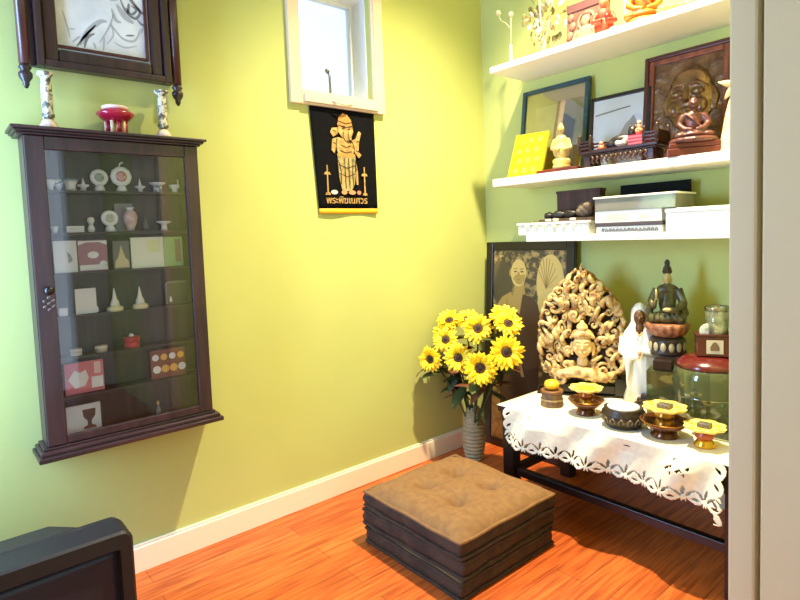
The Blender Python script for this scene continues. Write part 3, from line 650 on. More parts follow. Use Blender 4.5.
CLOTH = mat('white_lace_cotton',(242,230,200),0.85,var=0.05,scale=60)
CX0,CX1 = 0.632,1.535; CL = CX1-CX0; SP = 0.070
rr = random.Random(3)
sprigs = []
for (sx,sz,n_) in ((1.39,0.040,12),(0.74,0.035,5)):
    for i in range(n_):
        sprigs.append((sx+rr.uniform(-0.045,0.045), sz+rr.uniform(-0.022,0.022), rr.uniform(-1,1)))
def cl_len(x):
    f = ((x-CX0)/SP)%1.0
    base = 0.128 + 0.026*abs(math.sin(PI*f))**0.7
    if f < 0.10 or f > 0.90: base += 0.014
    if x > CX1-0.03: base += 0.035
    return base
def cl_keep(u,v):
    x = CX0+u*CL; s = v*0.185
    L = cl_len(x)
    if s > L: return False
    # scalloped left and right ends
    fz = (s/0.050)%1.0
    ed = 0.006 + 0.016*(1-abs(math.sin(PI*fz))**0.6)
    if x < CX0+ed or x > CX1-ed: return False
    f = ((x-CX0)/SP)%1.0
    if L-0.006 < s: return True
    # leaf shaped cut-outs along the scallops
    for cx_,cs_,a_,rx_,rs_ in ((0.22,0.024,0.75,0.0048,0.014),(0.78,0.024,-0.75,0.0048,0.014),(0.0,0.022,0.15,0.0050,0.017),(1.0,0.022,0.15,0.0050,0.017),(0.50,0.015,1.57,0.0038,0.013),(0.40,0.040,0.9,0.0026,0.007),(0.60,0.040,-0.9,0.0026,0.007)):
        dx = (f-cx_)*SP; ds = s-(0.128+0.026*abs(math.sin(PI*max(0.05,min(0.95,cx_))))**0.7-cs_)
        p = dx*math.cos(a_)+ds*math.sin(a_); q_ = -dx*math.sin(a_)+ds*math.cos(a_)
        if (p/rx_)**2+(q_/rs_)**2 < 1: return False
    for e in (0,1):
        dx = (x-CX0-0.030) if e==0 else (CX1-0.030-x)
        if dx < 0.05:
            a_ = 0.9; ds = (fz-0.5)*0.050
            p = dx*math.cos(a_)+ds*math.sin(a_); q_ = -dx*math.sin(a_)+ds*math.cos(a_)
            if (p/0.005)**2+(q_/0.013)**2 < 1: return False
    for (sx,sz,a_) in sprigs:
        dx = x-sx; ds = s-sz; p = dx*math.cos(a_)+ds*math.sin(a_); q_ = -dx*math.sin(a_)+ds*math.cos(a_)
        if (p/0.0028)**2+(q_/0.0065)**2 < 1: return False
    return True
def cl_pos(u,v):
    x = CX0+u*CL; s = v*0.185
    k = min(1,s/0.05)
    fold = 0.016*math.sin(9*x+0.5)+0.016*math.sin(23*x+1.0+s*12)+0.010*math.sin(41*x+s*20)
    y = TY0-0.005 - k*(0.010+fold*0.9) - 0.010*(s/0.15)
    return (x, y, TZ+0.0035 - s + 0.008*math.sin(9*x)*(s/0.15)*0)
b = MB(); b.grid(cl_pos,300,62,True,keep=cl_keep)
b.grid(lambda u,v:(TX0+0.002+u*(TX1-TX0-0.03),TY0-0.005+v*(TY1-TY0-0.03),TZ+0.0035),20,12,True)
solo('tablecloth','white lace-edged cotton cloth draped over the altar table front','tablecloth',b,CLOTH,solid=0.003)
ZT = TZ+0.0052

# ------------------------------------------------------------------ table offerings
BRASS = mat('worn_brass',(196,140,52),0.28,0.75,col2=(136,86,30),scale=26)
BRONZE = mat('brown_bronze',(120,66,26),0.22,0.5,col2=(82,42,18),scale=20,coat=0.3)
YEL = mat('yellow_wax',(246,196,40),0.45)
PALEY = mat('pale_yellow_enamel',(240,204,66),0.4,col2=(246,226,140),scale=40)
k = thing('wooden_cup','ribbed brown wooden cup, leftmost vessel on the lace cloth','cup',(0.780,2.03,ZT))
WCUP = mat('cup_wood',(132,100,60),0.6,col2=(92,66,38),scale=30)
obj('cup_body', MB().lathe([(0.046,0),(0.048,0.006),(0.046,0.018),(0.043,0.045),(0.042,0.060),(0.036,0.062)],wave=(0.03,12),n=48), WCUP, k)
obj('rim', MB().lathe([(0.043,0.058),(0.048,0.062),(0.048,0.069),(0.040,0.072),(0.032,0.068)]), mat('rim_wood',(120,78,40),0.5), k)
obj('band', MB().lathe([(0.0462,0.026),(0.0472,0.030),(0.0462,0.034)],wave=(0.03,12),n=48,cap=False), mat('cup_band',(160,132,84),0.5), k)
solo('candle','round yellow wax candle resting in the wooden cup','candle',MB().lathe([(0.018,0),(0.030,0.010),(0.032,0.022),(0.026,0.034),(0.010,0.040)]),YEL,(0.780,2.03,ZT+0.0725))
def offering(x,y,label,r,hb,label2,top_r,cup_mats,stone):
    k = thing('offering_bowl',label,'bowl',(x,y,ZT),0,'bronze offering bowls on the altar')
    obj('foot', MB().lathe([(r*0.56,0),(r*0.58,0.006),(r*0.48,hb*0.30),(r*0.44,hb*0.42)]), BRONZE, k)
    obj('bowl', MB().lathe([(r*0.44,hb*0.40),(r*0.72,hb*0.62),(r,hb),(r*0.97,hb*1.03),(r*0.62,hb*0.70),(r*0.30,hb*0.60)]), BRONZE, k)
    obj('rim', MB().lathe([(r*0.985,hb*0.985),(r*1.015,hb*1.01),(r*0.985,hb*1.045),(r*0.96,hb*1.02)],cap=False), BRASS, k)
    c = thing('candle_holder',label2,'candle holder',(x,y,ZT+hb*0.64),0,'flower-topped candle holders on the altar')
    holder(c, top_r, cup_mats, stone)
def holder(c, R_, mts, stone):
    a,b_ = mts
    obj('base', MB().lathe([(R_*0.50,0),(R_*0.52,0.008),(R_*0.40,0.020),(R_*0.36,0.026)]), a, c)
    obj('stem', MB().lathe([(R_*0.36,0.026),(R_*0.46,0.034),(R_*0.46,0.044),(R_*0.34,0.050),(R_*0.42,0.056)]), b_, c)
    d_ = obj('flower_dish', MB().lathe([(R_*0.42,0.056),(R_*0.86,0.062),(R_,0.072),(R_*0.96,0.074),(R_*0.7,0.068),(R_*0.3,0.066)],n=64,wave=(0.07,8)), PALEY, c)
    for i in range(8):
        a_ = 2*PI*i/8; obj('petal_mark', MB().ell((R_*0.66*math.cos(a_),R_*0.66*math.sin(a_),0.0685),(0.008,0.008,0.0025)), YEL if i%2 else mat('orange_mark',(214,140,40),0.5), d_)
    if stone: obj('dark_stone', MB().cbox((0,0,0.074),(R_*0.62,R_*0.5,0.016)), mat('dark_stone',(62,54,44),0.5,col2=(120,110,90),scale=80), c, bevel=0.003)
    else: obj('yellow_centre', MB().ell((0,0,0.070),(R_*0.5,R_*0.5,0.006)), YEL, c)
offering(0.945,2.03,'bronze offering bowl second from left, beside the wooden cup',0.072,0.060,'brass candle holder with plain yellow flower top, in the bowl beside wooden cup',0.066,(BRASS,mat('amber_brass',(170,96,36),0.3,0.5)),False)
offering(1.279,2.00,'wide bronze offering bowl right of the dark incense burner',0.084,0.058,'brass candle holder with dark stones in the wide bowl right of incense burner',0.074,(BRASS,BRASS),True)
c = thing('candle_holder','gold and red-brown candle holder standing directly on cloth at far right','candle holder',(1.417,1.995,ZT),0,'flower-topped candle holders on the altar')
holder(c,0.066,(mat('bright_gold',(226,174,50),0.25,0.7),mat('red_brown_enamel',(166,74,36),0.3)),True)
k = thing('incense_burner','squat dark carved incense burner filled with white ash','incense burner',(1.122,2.00,ZT))
DARKS = mat('dark_pewter',(70,58,46),0.4,0.4,col2=(44,35,28),scale=30)
obj('pot', MB().lathe([(0.058,0),(0.064,0.006),(0.074,0.022),(0.081,0.042),(0.079,0.058),(0.070,0.066),(0.071,0.074),(0.066,0.076),(0.060,0.070)]), DARKS, k)
for i in range(16):
    a_ = 2*PI*i/16
    Mx = Matrix.Rotation(a_,4,'Z')
    b = MB().tube([(0.0735,-0.008,0.022),(0.0795,-0.010,0.036),(0.0808,0.0,0.046),(0.079,0.009,0.036),(0.076,0.004,0.026)],0.0032,6,Mx)
    obj('carved_scroll', b, mat('pale_pewter',(112,96,74),0.4,0.3), k)  # paler pewter tone on the raised scrolls
obj('ash', MB().lathe([(0.059,0.069),(0.057,0.079),(0.030,0.083),(0.004,0.084)]), mat('white_ash',(226,230,232),0.8,var=0.1,scale=60), k)
k = thing('glass_tray','clear flat glass tray under the right-hand candle holders','tray',(1.44,2.17,ZT))
obj('tray_plate', MB().box((-0.10,-0.09,0),(0.11,0.09,0.004)), glass_mat('tray_glass',(246,248,244),0.08), k)
b = MB(); b.tube([(-0.10,-0.09,0.004),(0.11,-0.09,0.004),(0.11,0.09,0.004),(-0.10,0.09,0.004),(-0.10,-0.09,0.004)],0.003,6)
obj('tray_rim', b, mat('tray_edge',(150,156,140),0.2), k)

# standing white-robed figure
k = thing('robed_statue','white porcelain standing robed woman statue with dark face under hood','statue',(1.025,2.325,ZT),0.42)
def robe():
    b = MB()
    secs = [(0.0,0.066,0.052,0,0),(0.02,0.066,0.054,0,0),(0.06,0.056,0.048,0,0),(0.12,0.056,0.046,0,0),(0.18,0.066,0.050,0,0),(0.23,0.074,0.052,0,0),(0.27,0.072,0.050,0,0),(0.305,0.062,0.046,0,0.002),(0.33,0.045,0.040,0,0.003),(0.35,0.036,0.036,0,0.003),(0.38,0.036,0.036,0,0.006),(0.405,0.032,0.034,0,0.004),(0.425,0.018,0.022,0,0.004),(0.432,0.004,0.006,0,0.004)]
    n = 40; vs = []; fs = []
    for z,rx,ry,cx_,cy_ in secs:
        for i in range(n):
            a = 2*PI*i/n; fo_ = 1+0.05*math.sin(7*a+z*14)*(1 if z<0.30 else 0.15)
            vs.append((cx_+rx*fo_*math.cos(a), cy_+ry*fo_*math.sin(a), z))
    for q_ in range(len(secs)-1):
        for i in range(n): j=(i+1)%n; fs.append((q_*n+i,q_*n+j,(q_+1)*n+j,(q_+1)*n+i))
    fs.append(tuple(range(n-1,-1,-1))); fs.append(tuple(range((len(secs)-1)*n,len(secs)*n)))
    b.add(vs,fs)
    return b
WP = mat('glazed_white',(242,240,228),0.3)
obj('robe', robe(), WP, k)
b = MB(); b.ell((0,-0.026,0.372),(0.024,0.020,0.034)); b.ell((0,-0.047,0.366),(0.0045,0.006,0.009)); b.ell((0,-0.030,0.325),(0.018,0.020,0.034)); b.ell((0.0,-0.044,0.351),(0.008,0.004,0.003))
b.ell((-0.009,-0.044,0.377),(0.006,0.003,0.0025)); b.ell((0.009,-0.044,0.377),(0.006,0.003,0.0025))
obj('face', b, mat('bronze_face',(96,66,36),0.4,0.2), k, remesh=0.0022, smooth=3)
b = MB(); b.tube([(-0.064,-0.01,0.285),(-0.068,-0.030,0.225),(-0.035,-0.062,0.205),(0.0,-0.068,0.212)],[0.018,0.020,0.016,0.010],10); b.tube([(0.064,-0.01,0.285),(0.068,-0.030,0.235),(0.035,-0.060,0.230),(0.0,-0.066,0.240)],[0.018,0.020,0.016,0.010],10)
b.tube([(-0.04,-0.056,0.205),(-0.045,-0.052,0.14),(-0.050,-0.045,0.08)],[0.014,0.010,0.004],8); b.tube([(0.05,-0.05,0.22),(0.062,-0.04,0.15),(0.060,-0.03,0.10)],[0.014,0.012,0.005],8)
obj('sleeves', b, WP, k, remesh=0.004, smooth=3)
b = MB(); b.ell((0.0,-0.070,0.226),(0.008,0.008,0.013)); b.tube([(-0.012,-0.05,0.312),(0,-0.056,0.296),(0.012,-0.05,0.312)],0.004,6)
obj('hands', b, mat('skin_glaze',(206,160,120),0.4), k)
b = MB()
for i,a in enumerate((-0.6,-0.3,0.0,0.3)): b.tube([(0.055,0.0,0.15+0.025*i),(0.085,-0.01,0.155+0.03*i),(0.104,-0.012,0.15+0.034*i)],[0.009,0.007,0.002],6)
obj('scarf_tails', b, WP, k)

# carved leaf with a serene face, on a dark stand
k = thing('carved_leaf_statue','large cream carved leaf-shaped scrollwork with a serene face in its centre','statue',(0.775,2.275,ZT),0.52)
ST = mat('black_lacquer_stand',(20,16,14),0.3)
obj('stand', MB().box((-0.20,-0.05,0),(0.215,0.06,0.010)).box((-0.14,-0.035,0.010),(0.17,0.045,0.050)).box((0.14,-0.055,0.010),(0.21,0.05,0.085)), ST, k, bevel=0.004)
def leaf_half(z):   # half width at height z in 0..1
    pts = [(0,0.125),(0.06,0.168),(0.16,0.186),(0.32,0.196),(0.48,0.192),(0.60,0.178),(0.70,0.160),(0.80,0.118),(0.88,0.078),(0.95,0.040),(1.0,0.008)]
    for (a,wa),(b_,wb) in zip(pts,pts[1:]):
        if a <= z <= b_: return wa+(wb-wa)*(z-a)/(b_-a)
    return 0.006
LH = 0.515; LZ = 0.066
NZ_ = 36; outl = [(leaf_half(i/NZ_)*0.93,LZ+LH*i/NZ_) for i in range(NZ_+1)] + [(-leaf_half(i/NZ_)*0.93,LZ+LH*i/NZ_) for i in range(NZ_,-1,-1)]
obj('backing', MB().poly(outl,0.022,Matrix.Translation((0,0.016,0))), mat('dark_brown_wash',(48,26,14),0.7), k, bevel=0.003)
IVO = mat('ivory_carving',(220,190,126),0.5,col2=(152,108,58),scale=34,lo=0.42,hi=0.62)
b = MB(); r3 = random.Random(11)
def onleaf(x,z): return abs(x) < leaf_half(min(max((z-LZ)/LH,0),1))*0.98 and LZ-0.004 < z < LZ+LH
placed = []
def faceclear(x,z): return ((x-0.005)/0.060)**2+((z-(LZ+0.180))/0.104)**2 > 1
# scrolls: spirals packed over the leaf
tries = 0
while len(placed) < 46 and tries < 6000:
    tries += 1
    R_ = r3.choice((0.014,0.018,0.022,0.027)); z = r3.uniform(LZ+0.005,LZ+LH-0.02); x = r3.uniform(-0.19,0.19)
    if not onleaf(x*1.06+math.copysign(R_*0.6,x),z) or not faceclear(x,z): continue
    if any((x-a)**2+(z-c_)**2 < (1.0*(R_+q_))**2 for a,c_,q_ in placed): continue
    placed.append((x,z,R_))
    th = r3.uniform(0,2*PI); sg = r3.choice((-1,1)); pts=[]; rs=[]
    N_ = 15; asp = r3.uniform(0.7,1.25)
    dep = -0.012 - 0.030*(1-abs(x)/0.2) * (0.6+0.4*r3.random())
    for i in range(N_+1):
        s_ = i/N_; a = th+sg*s_*1.25*2*PI; q_ = R_*(1.15-0.95*s_)
        pts.append((x+q_*math.cos(a)*asp, dep-0.012*s_, z+q_*math.sin(a)*(2-asp)*1.1)); rs.append(R_*(0.20+0.20*math.sin(PI*min(1,s_*1.1))))
    b.tube(pts,rs,7)
    # pillar that ties the scroll to the backing
    b.tube([(x,0.0,z),(x,dep,z)],R_*0.30,6)
# flowing ribs / leaf tongues sweeping upward to the tip
for i in range(210):
    x = r3.uniform(-0.185,0.185); z = r3.uniform(LZ+0.0,LZ+LH*0.90)
    if not faceclear(x,z) or not onleaf(x,z): continue
    if any((x-a)**2+(z-c_)**2 < (0.7*q_)**2 for a,c_,q_ in placed): continue
    L_ = r3.uniform(0.035,0.085); sw = r3.choice((-1,1))*r3.uniform(0.006,0.022); pts=[]; lean = r3.uniform(-0.6,0.6)+x*2.0; dd = r3.uniform(0.0,0.016)
    for j in range(8):
        s_ = j/7; zz = z+L_*s_*math.cos(lean); xx = x+L_*s_*math.sin(lean)*0.8+sw*math.sin(PI*s_*1.2)
        if not faceclear(xx,zz): break
        if not onleaf(xx,zz) : break
        pts.append((xx,-0.008-dd-0.016*math.sin(PI*s_),zz))
    if len(pts) > 3: b.tube(pts,[0.0100*(0.35+0.75*math.sin(PI*(0.15+0.8*q_/(len(pts)-1)))) for q_ in range(len(pts))],7,flat=1.2)
# scalloped rim
for sgn in (-1,1):
    pts = [(sgn*leaf_half(i/60)*0.965,-0.006-0.006*math.sin(i*1.3),LZ+LH*i/60) for i in range(3,60)]
    b.tube(pts,[0.008+0.003*math.sin(i*1.7) for i in range(len(pts))],7)
b.tube([(0,0,LZ+LH-0.03),(0.002,-0.004,LZ+LH),(0.004,-0.004,LZ+LH+0.022)],[0.014,0.008,0.002],8)
obj('scrollwork', b, IVO, k)
b = MB(); fz_ = LZ+0.165; fx = 0.004
b.ell((fx,-0.040,fz_),(0.042,0.036,0.056)); b.ell((fx,-0.052,fz_-0.036),(0.022,0.020,0.018)); b.ell((fx,-0.036,fz_-0.075),(0.026,0.026,0.03))
b.tube([(fx,-0.070,fz_+0.018),(fx,-0.080,fz_-0.004),(fx,-0.084,fz_-0.010)],[0.004,0.006,0.008],8)
for sgn in (-1,1):
    b.tube([(fx+sgn*0.008,-0.074,fz_+0.020),(fx+sgn*0.020,-0.072,fz_+0.026),(fx+sgn*0.034,-0.060,fz_+0.018)],0.0035,6)
    b.ell((fx+sgn*0.018,-0.070,fz_+0.008),(0.011,0.007,0.006)); b.ell((fx+sgn*0.026,-0.062,fz_-0.016),(0.012,0.010,0.014))
    b.tube([(fx+sgn*0.043,-0.036,fz_+0.016),(fx+sgn*0.049,-0.036,fz_-0.01),(fx+sgn*0.045,-0.040,fz_-0.045)],[0.007,0.009,0.006],7)
b.tube([(fx-0.014,-0.074,fz_-0.026),(fx,-0.080,fz_-0.0275),(fx+0.014,-0.074,fz_-0.026)],[0.003,0.0055,0.003],7); b.tube([(fx-0.009,-0.073,fz_-0.034),(fx,-0.077,fz_-0.0355),(fx+0.009,-0.073,fz_-0.034)],0.004,7)
obj('face', b, mat('ivory_face',(222,186,122),0.45), k, remesh=0.0026, smooth=4)
b = MB(); b.ell((fx,-0.034,fz_+0.050),(0.050,0.040,0.026)); b.ell((fx,-0.040,fz_+0.080),(0.026,0.026,0.024)); b.ell((fx,-0.04,fz_+0.104),(0.011,0.011,0.012))
for i in range(9):
    a = PI*(i/8); b.ell((fx+0.048*math.cos(a),-0.060+0.012*abs(math.cos(a)),fz_+0.038+0.018*math.sin(a)),0.008)
obj('headdress', b, IVO, k, remesh=0.003, smooth=1)
b = MB(); b.tube([(-0.17,-0.02,LZ+0.045),(-0.09,-0.05,LZ+0.035),(-0.02,-0.065,LZ+0.05),(0.04,-0.065,LZ+0.04),(0.10,-0.05,LZ+0.022),(0.16,-0.02,LZ+0.05)],[0.010,0.020,0.026,0.028,0.022,0.010],10)
obj('folded_drapery', b, IVO, k)

# seated bronze figure on lotus throne, on its own pedestal
GX,GY = 1.140,2.330
k = thing('pedestal','square pale pedestal on dark moulded base behind the white statue','pedestal',(GX-0.02,GY+0.0,ZT),0.3)
obj('plinth', MB().box((-0.105,-0.06,0),(0.105,0.06,0.018)).box((-0.095,-0.055,0.018),(0.095,0.055,0.036)).box((-0.08,-0.05,0.036),(0.08,0.05,0.052)), mat('dark_plum_wood',(44,24,26),0.3), k, bevel=0.003)
obj('column', MB().box((-0.058,-0.045,0.052),(0.058,0.045,0.215)), mat('pale_stone',(178,170,140),0.4,var=0.1,scale=14), k, bevel=0.004)
obj('cap', MB().box((-0.07,-0.052,0.215),(0.07,0.052,0.228)), mat('grey_stone_cap',(120,112,92),0.4), k, bevel=0.003)
k = thing('seated_statue','bronze-green seated crowned figure on lotus throne against back wall','statue',(GX,GY,ZT+0.228),0.42); k.scale = (0.80,0.82,1.06)
obj('lotus_base', MB().lathe([(0.085,0),(0.090,0.012),(0.078,0.026),(0.088,0.050),(0.082,0.062),(0.066,0.070)]), mat('dark_umber',(52,38,30),0.4), k)
for i in range(14):
    a = 2*PI*i/14; b = MB().ell((0.086,0,0.034),(0.006,0.014,0.018),Matrix.Rotation(a,4,'Z')); obj('pale_petal', b, mat('pale_petal',(176,166,130),0.45), k)
b = MB().lathe([(0.06,0.068),(0.085,0.080),(0.100,0.100),(0.104,0.118),(0.092,0.122)],n=72,wave=(0.035,18))
obj('lotus_seat', b, mat('coral_lotus',(176,112,78),0.45,col2=(110,70,46),scale=40), k)
BG = mat('green_bronze',(112,106,68),0.4,0.25,col2=(62,62,40),scale=22)
b = MB(); o_ = 0.118
b.ell((0,0,o_+0.026),(0.082,0.055,0.026)); b.ell((-0.058,-0.025,o_+0.024),(0.034,0.036,0.022)); b.ell((0.058,-0.025,o_+0.024),(0.034,0.036,0.022)); b.ell((0,-0.045,o_+0.024),(0.05,0.018,0.016))
b.ell((0,0.006,o_+0.085),(0.042,0.034,0.060)); b.ell((0,0.006,o_+0.130),(0.056,0.030,0.026))
b.tube([(-0.050,0.004,o_+0.132),(-0.074,-0.010,o_+0.085),(-0.062,-0.045,o_+0.072),(-0.05,-0.055,o_+0.10)],[0.022,0.021,0.014,0.008],9); b.tube([(0.050,0.004,o_+0.132),(0.074,-0.012,o_+0.080),(0.040,-0.050,o_+0.058),(0.005,-0.060,o_+0.060)],[0.022,0.022,0.014,0.010],9)
b.tube([(0.07,-0.01,o_+0.08),(0.08,0.0,o_+0.04),(0.07,0,o_+0.02)],[0.018,0.022,0.012],9); b.tube([(-0.07,-0.01,o_+0.08),(-0.085,0.0,o_+0.05),(-0.095,0,o_+0.03)],[0.018,0.018,0.008],9)
b.tube([(0,0,o_+0.14),(0,-0.002,o_+0.166)],0.015,9)
for i in range(6): b.tube([(-0.06+0.02*i,-0.056,o_+0.045),(-0.07+0.028*i,-0.062,o_+0.018)],0.006,6)
bd = obj('body', b, BG, k, remesh=0.0034, smooth=3)
b = MB(); b.ell((0,-0.004,o_+0.178),(0.019,0.021,0.026)); b.ell((0,-0.026,o_+0.176),(0.003,0.005,0.006)); b.ell((-0.02,0,o_+0.17),(0.004,0.006,0.012)); b.ell((0.02,0,o_+0.17),(0.004,0.006,0.012)); b.ell((0,-0.024,o_+0.166),(0.006,0.003,0.0025))
obj('head', b, mat('pale_bronze_face',(178,164,112),0.4), k, remesh=0.0022, smooth=2)
b = MB(); b.ell((0,0.002,o_+0.203),(0.024,0.024,0.012)); b.lathe([(0.020,o_+0.206),(0.020,o_+0.216),(0.012,o_+0.226),(0.013,o_+0.240),(0.005,o_+0.250)],n=16)
obj('crown', b, mat('dark_crown',(44,36,28),0.4), k)
obj('hand', MB().ell((0.0,-0.062,o_+0.060),(0.022,0.012,0.008)), MATS['pale_bronze_face'], k)
obj('hand', MB().tube([(-0.05,-0.056,o_+0.098),(-0.05,-0.058,o_+0.125),(-0.052,-0.056,o_+0.14)],[0.007,0.006,0.003],7), MATS['pale_bronze_face'], k)

# glass dome jar with maroon lid, small shrine box and tumbler on it
JX,JY = 1.325,2.275
k = thing('glass_jar','big greenish round glass jar with maroon lid at right end of table','jar',(JX,JY,ZT))
GJ = glass_mat('green_jar_glass',(222,230,196),0.08,0.03,haze=((150,156,112),0.34))
obj('jar_body', MB().lathe([(0.115,0.0),(0.126,0.006),(0.128,0.05),(0.128,0.18),(0.122,0.205),(0.108,0.220)],n=40,cap=False), GJ, k, solid=0.004)
obj('jar_floor', MB().lathe([(0.114,0.001),(0.114,0.006)],n=32), GJ, k)
obj('glass_ridge', MB().lathe([(0.128,0.104),(0.1315,0.109),(0.128,0.114)],n=40,cap=False), glass_mat('ridge_glass',(214,220,196),0.3,0.05), k)
MAR = mat('maroon_lacquer',(92,28,26),0.22,coat=0.4)
obj('lid', MB().lathe([(0.116,0.212),(0.1195,0.221),(0.112,0.234),(0.086,0.250),(0.060,0.256),(0.0,0.258)],n=40), MAR, k)
k = thing('square_glass_box','low square smoky glass box left of the green jar','box',(1.165,2.225,ZT),0.3)
GB = glass_mat('smoky_glass',(226,232,204),0.08,0.02,haze=((140,146,110),0.2))
obj('glass_walls', MB().box((-0.05,-0.05,0),(-0.046,0.05,0.185)).box((0.046,-0.05,0),(0.05,0.05,0.185)).box((-0.046,-0.05,0),(0.046,-0.046,0.185)).box((-0.046,0.046,0),(0.046,0.05,0.185)), GB, k)
obj('dark_lid', MB().box((-0.03,-0.03,0.185),(0.04,0.04,0.225)), mat('dark_lid',(40,26,22),0.3), k, bevel=0.004)
k = thing('shrine_box','maroon shrine box with square white emblem panel on the jar lid','box',(JX+0.015,JY,ZT+0.2585),0.50)
obj('box_body', MB().box((-0.062,-0.04,0),(0.062,0.04,0.075)), MAR, k, bevel=0.004)
obj('box_edge', MB().box((-0.066,-0.044,0.075),(0.066,0.044,0.084)), mat('dark_maroon',(66,20,18),0.25), k, bevel=0.003)
e = obj('emblem_panel', MB().box((-0.030,-0.043,0.012),(0.026,-0.040,0.064)), mat('ivory_panel',(206,192,166),0.5), k)
obj('emblem', MB().poly([(-0.016,0.024),(0.012,0.024),(0.014,0.036),(0.006,0.052),(-0.002,0.058),(-0.010,0.052),(-0.018,0.036)],0.0012,Matrix.Translation((0,-0.043,0))), mat('emblem_brown',(120,96,72),0.5), e)
k = thing('arched_plaque','small white arched plaque standing on the maroon shrine box','plaque',(JX+0.006,JY-0.02,ZT+0.3427),0.50)
obj('plaque', MB().poly([(-0.032,0)]+[(-0.032*math.cos(PI*i/12),0.012+0.026*math.sin(PI*i/12)) for i in range(13)]+[(0.032,0)],0.010,Matrix.Translation((0,0.005,0))), mat('white_marble',(226,224,206),0.4), k, bevel=0.001)
obj('engraving', MB().disc((0,0.016),0.016,0.008,0.001,16,Matrix.Translation((0,-0.005,0))), mat('grey_engraving',(180,176,154),0.6), k)
k = thing('glass_tumbler','clear glass tumbler on the maroon shrine box behind white plaque','glass',(JX+0.024,JY+0.008,ZT+0.3427))
TG = glass_mat('tumbler_glass',(246,250,232),0.10,0.02,haze=((214,222,190),0.28))
obj('tumbler_wall', MB().lathe([(0.036,0.0),(0.040,0.09)],n=28,cap=False), TG, k, solid=0.003)
obj('tumbler_rim', MB().lathe([(0.0385,0.088),(0.043,0.092),(0.044,0.10),(0.040,0.104),(0.037,0.096)],n=28,cap=False), glass_mat('rim_glass',(226,232,206),0.4,0.1), k)

# ------------------------------------------------------------------ tall framed photograph leaning on the back wall
t = thing('framed_photograph','tall black-framed sepia photograph of a standing robed person with round fan','picture',(0.330,2.405,0),0,rx=-0.062)
FWD,FHT = 0.286,1.155
def fr(lo,hi): return (lo,hi)
BF = mat('black_frame',(26,16,13),0.35)
b = MB(); wd = 0.046
b.box((-FWD,0,0),(-FWD+wd,0.028,FHT)); b.box((FWD-wd,0,0),(FWD,0.028,FHT)); b.box((-FWD+wd,0,0),(FWD-wd,0.028,wd)); b.box((-FWD+wd,0,FHT-wd),(FWD-wd,0.028,FHT))
obj('frame', b, BF, t, bevel=0.004)
PW, PH = FWD-wd, FHT-2*wd
SEP = mat('sepia_backdrop',(84,70,40),0.5,col2=(180,150,88),scale=34,lo=0.46,hi=0.62,detail=6)
ph = obj('photograph', MB().box((-PW,0.012,wd),(PW,0.020,FHT-wd)), SEP, t)
def pp(name,pts,mt,lay):
    if not name.startswith(('fan','hanging','printed')): pts = [(x-0.052,z) for x,z in pts]
    elif name.startswith('fan'): pts = [(0.135+(x-0.15)*1.18,0.925+(z-0.945)*1.12) for x,z in pts]
    obj(name, MB().poly(pts,0.0004,Matrix.Translation((0,0.012-0.0004*lay,0))), mt, ph)
def oval(cx_,cz_,rx_,rz_,n=28): return [(cx_+rx_*math.cos(2*PI*i/n),cz_+rz_*math.sin(2*PI*i/n)) for i in range(n)]
dark = mat('sepia_dark',(70,44,20),0.5); mid = mat('sepia_mid',(122,82,38),0.5); skin = mat('sepia_skin',(188,150,74),0.5); lite = mat('sepia_light',(226,192,108),0.5); lite2 = mat('sepia_line',(180,142,70),0.5); shd = mat('sepia_olive',(92,78,46),0.5)
pp('dark_bush', oval(-0.13,0.93,0.08,0.12), shd, 1)
pp('printed_ground', [(-PW,wd),(PW,wd),(PW,0.24),(-PW,0.28)], mat('sepia_ground',(150,110,62),0.5,col2=(110,74,38),scale=40), 1)
pp('robe', [(-0.11,0.80),(-0.16,0.70),(-0.15,0.50),(-0.12,0.20),(-0.10,0.10),(0.10,0.10),(0.13,0.30),(0.13,0.60),(0.10,0.78),(0.04,0.86),(-0.04,0.86)], dark, 2)
pp('bare_shoulder', [(-0.12,0.85),(-0.06,0.88),(-0.02,0.80),(-0.05,0.72),(-0.10,0.72),(-0.13,0.66),(-0.17,0.66),(-0.16,0.80)], skin, 3)
pp('chest', [(-0.05,0.88),(0.03,0.88),(0.05,0.82),(0.0,0.76),(-0.04,0.78)], skin, 4)
pp('robe_strap', [(0.02,0.87),(0.07,0.86),(0.12,0.82),(0.145,0.70),(0.14,0.50),(0.06,0.46),(-0.10,0.54),(-0.12,0.68),(-0.06,0.70),(0.0,0.76)], mat('sepia_robe',(88,58,27),0.5), 5)
pp('robe_edge', [(-0.10,0.84),(-0.085,0.845),(-0.02,0.62),(0.04,0.42),(0.02,0.42),(-0.05,0.62)], lite2, 6)
pp('neck', [(-0.035,0.93),(0.03,0.93),(0.035,0.87),(-0.04,0.87)], skin, 6)
pp('head', oval(-0.01,0.985,0.052,0.075), lite, 7)
pp('ear', oval(-0.064,0.985,0.010,0.020,12), skin, 6); pp('ear', oval(0.044,0.985,0.010,0.020,12), skin, 6)
pp('face_shade', [(-0.045,0.955),(-0.02,0.925),(0.01,0.922),(0.034,0.95),(0.036,0.98),(0.02,0.975),(-0.03,0.975)], skin, 8)
for sx in (-0.030,0.014): pp('eye', oval(sx,0.992,0.011,0.004,10), dark, 9); pp('eyebrow', [(sx-0.014,1.004),(sx+0.012,1.006),(sx+0.012,1.010),(sx-0.014,1.008)], mid, 9)
pp('nose', [(-0.014,0.990),(-0.004,0.990),(0.0,0.966),(-0.018,0.966)], lite2, 9)
pp('mouth', [(-0.022,0.948),(-0.008,0.9495),(0.006,0.948),(-0.008,0.9455)], mid, 9)
pp('fan', oval(0.155,0.955,0.072,0.135), lite, 3)
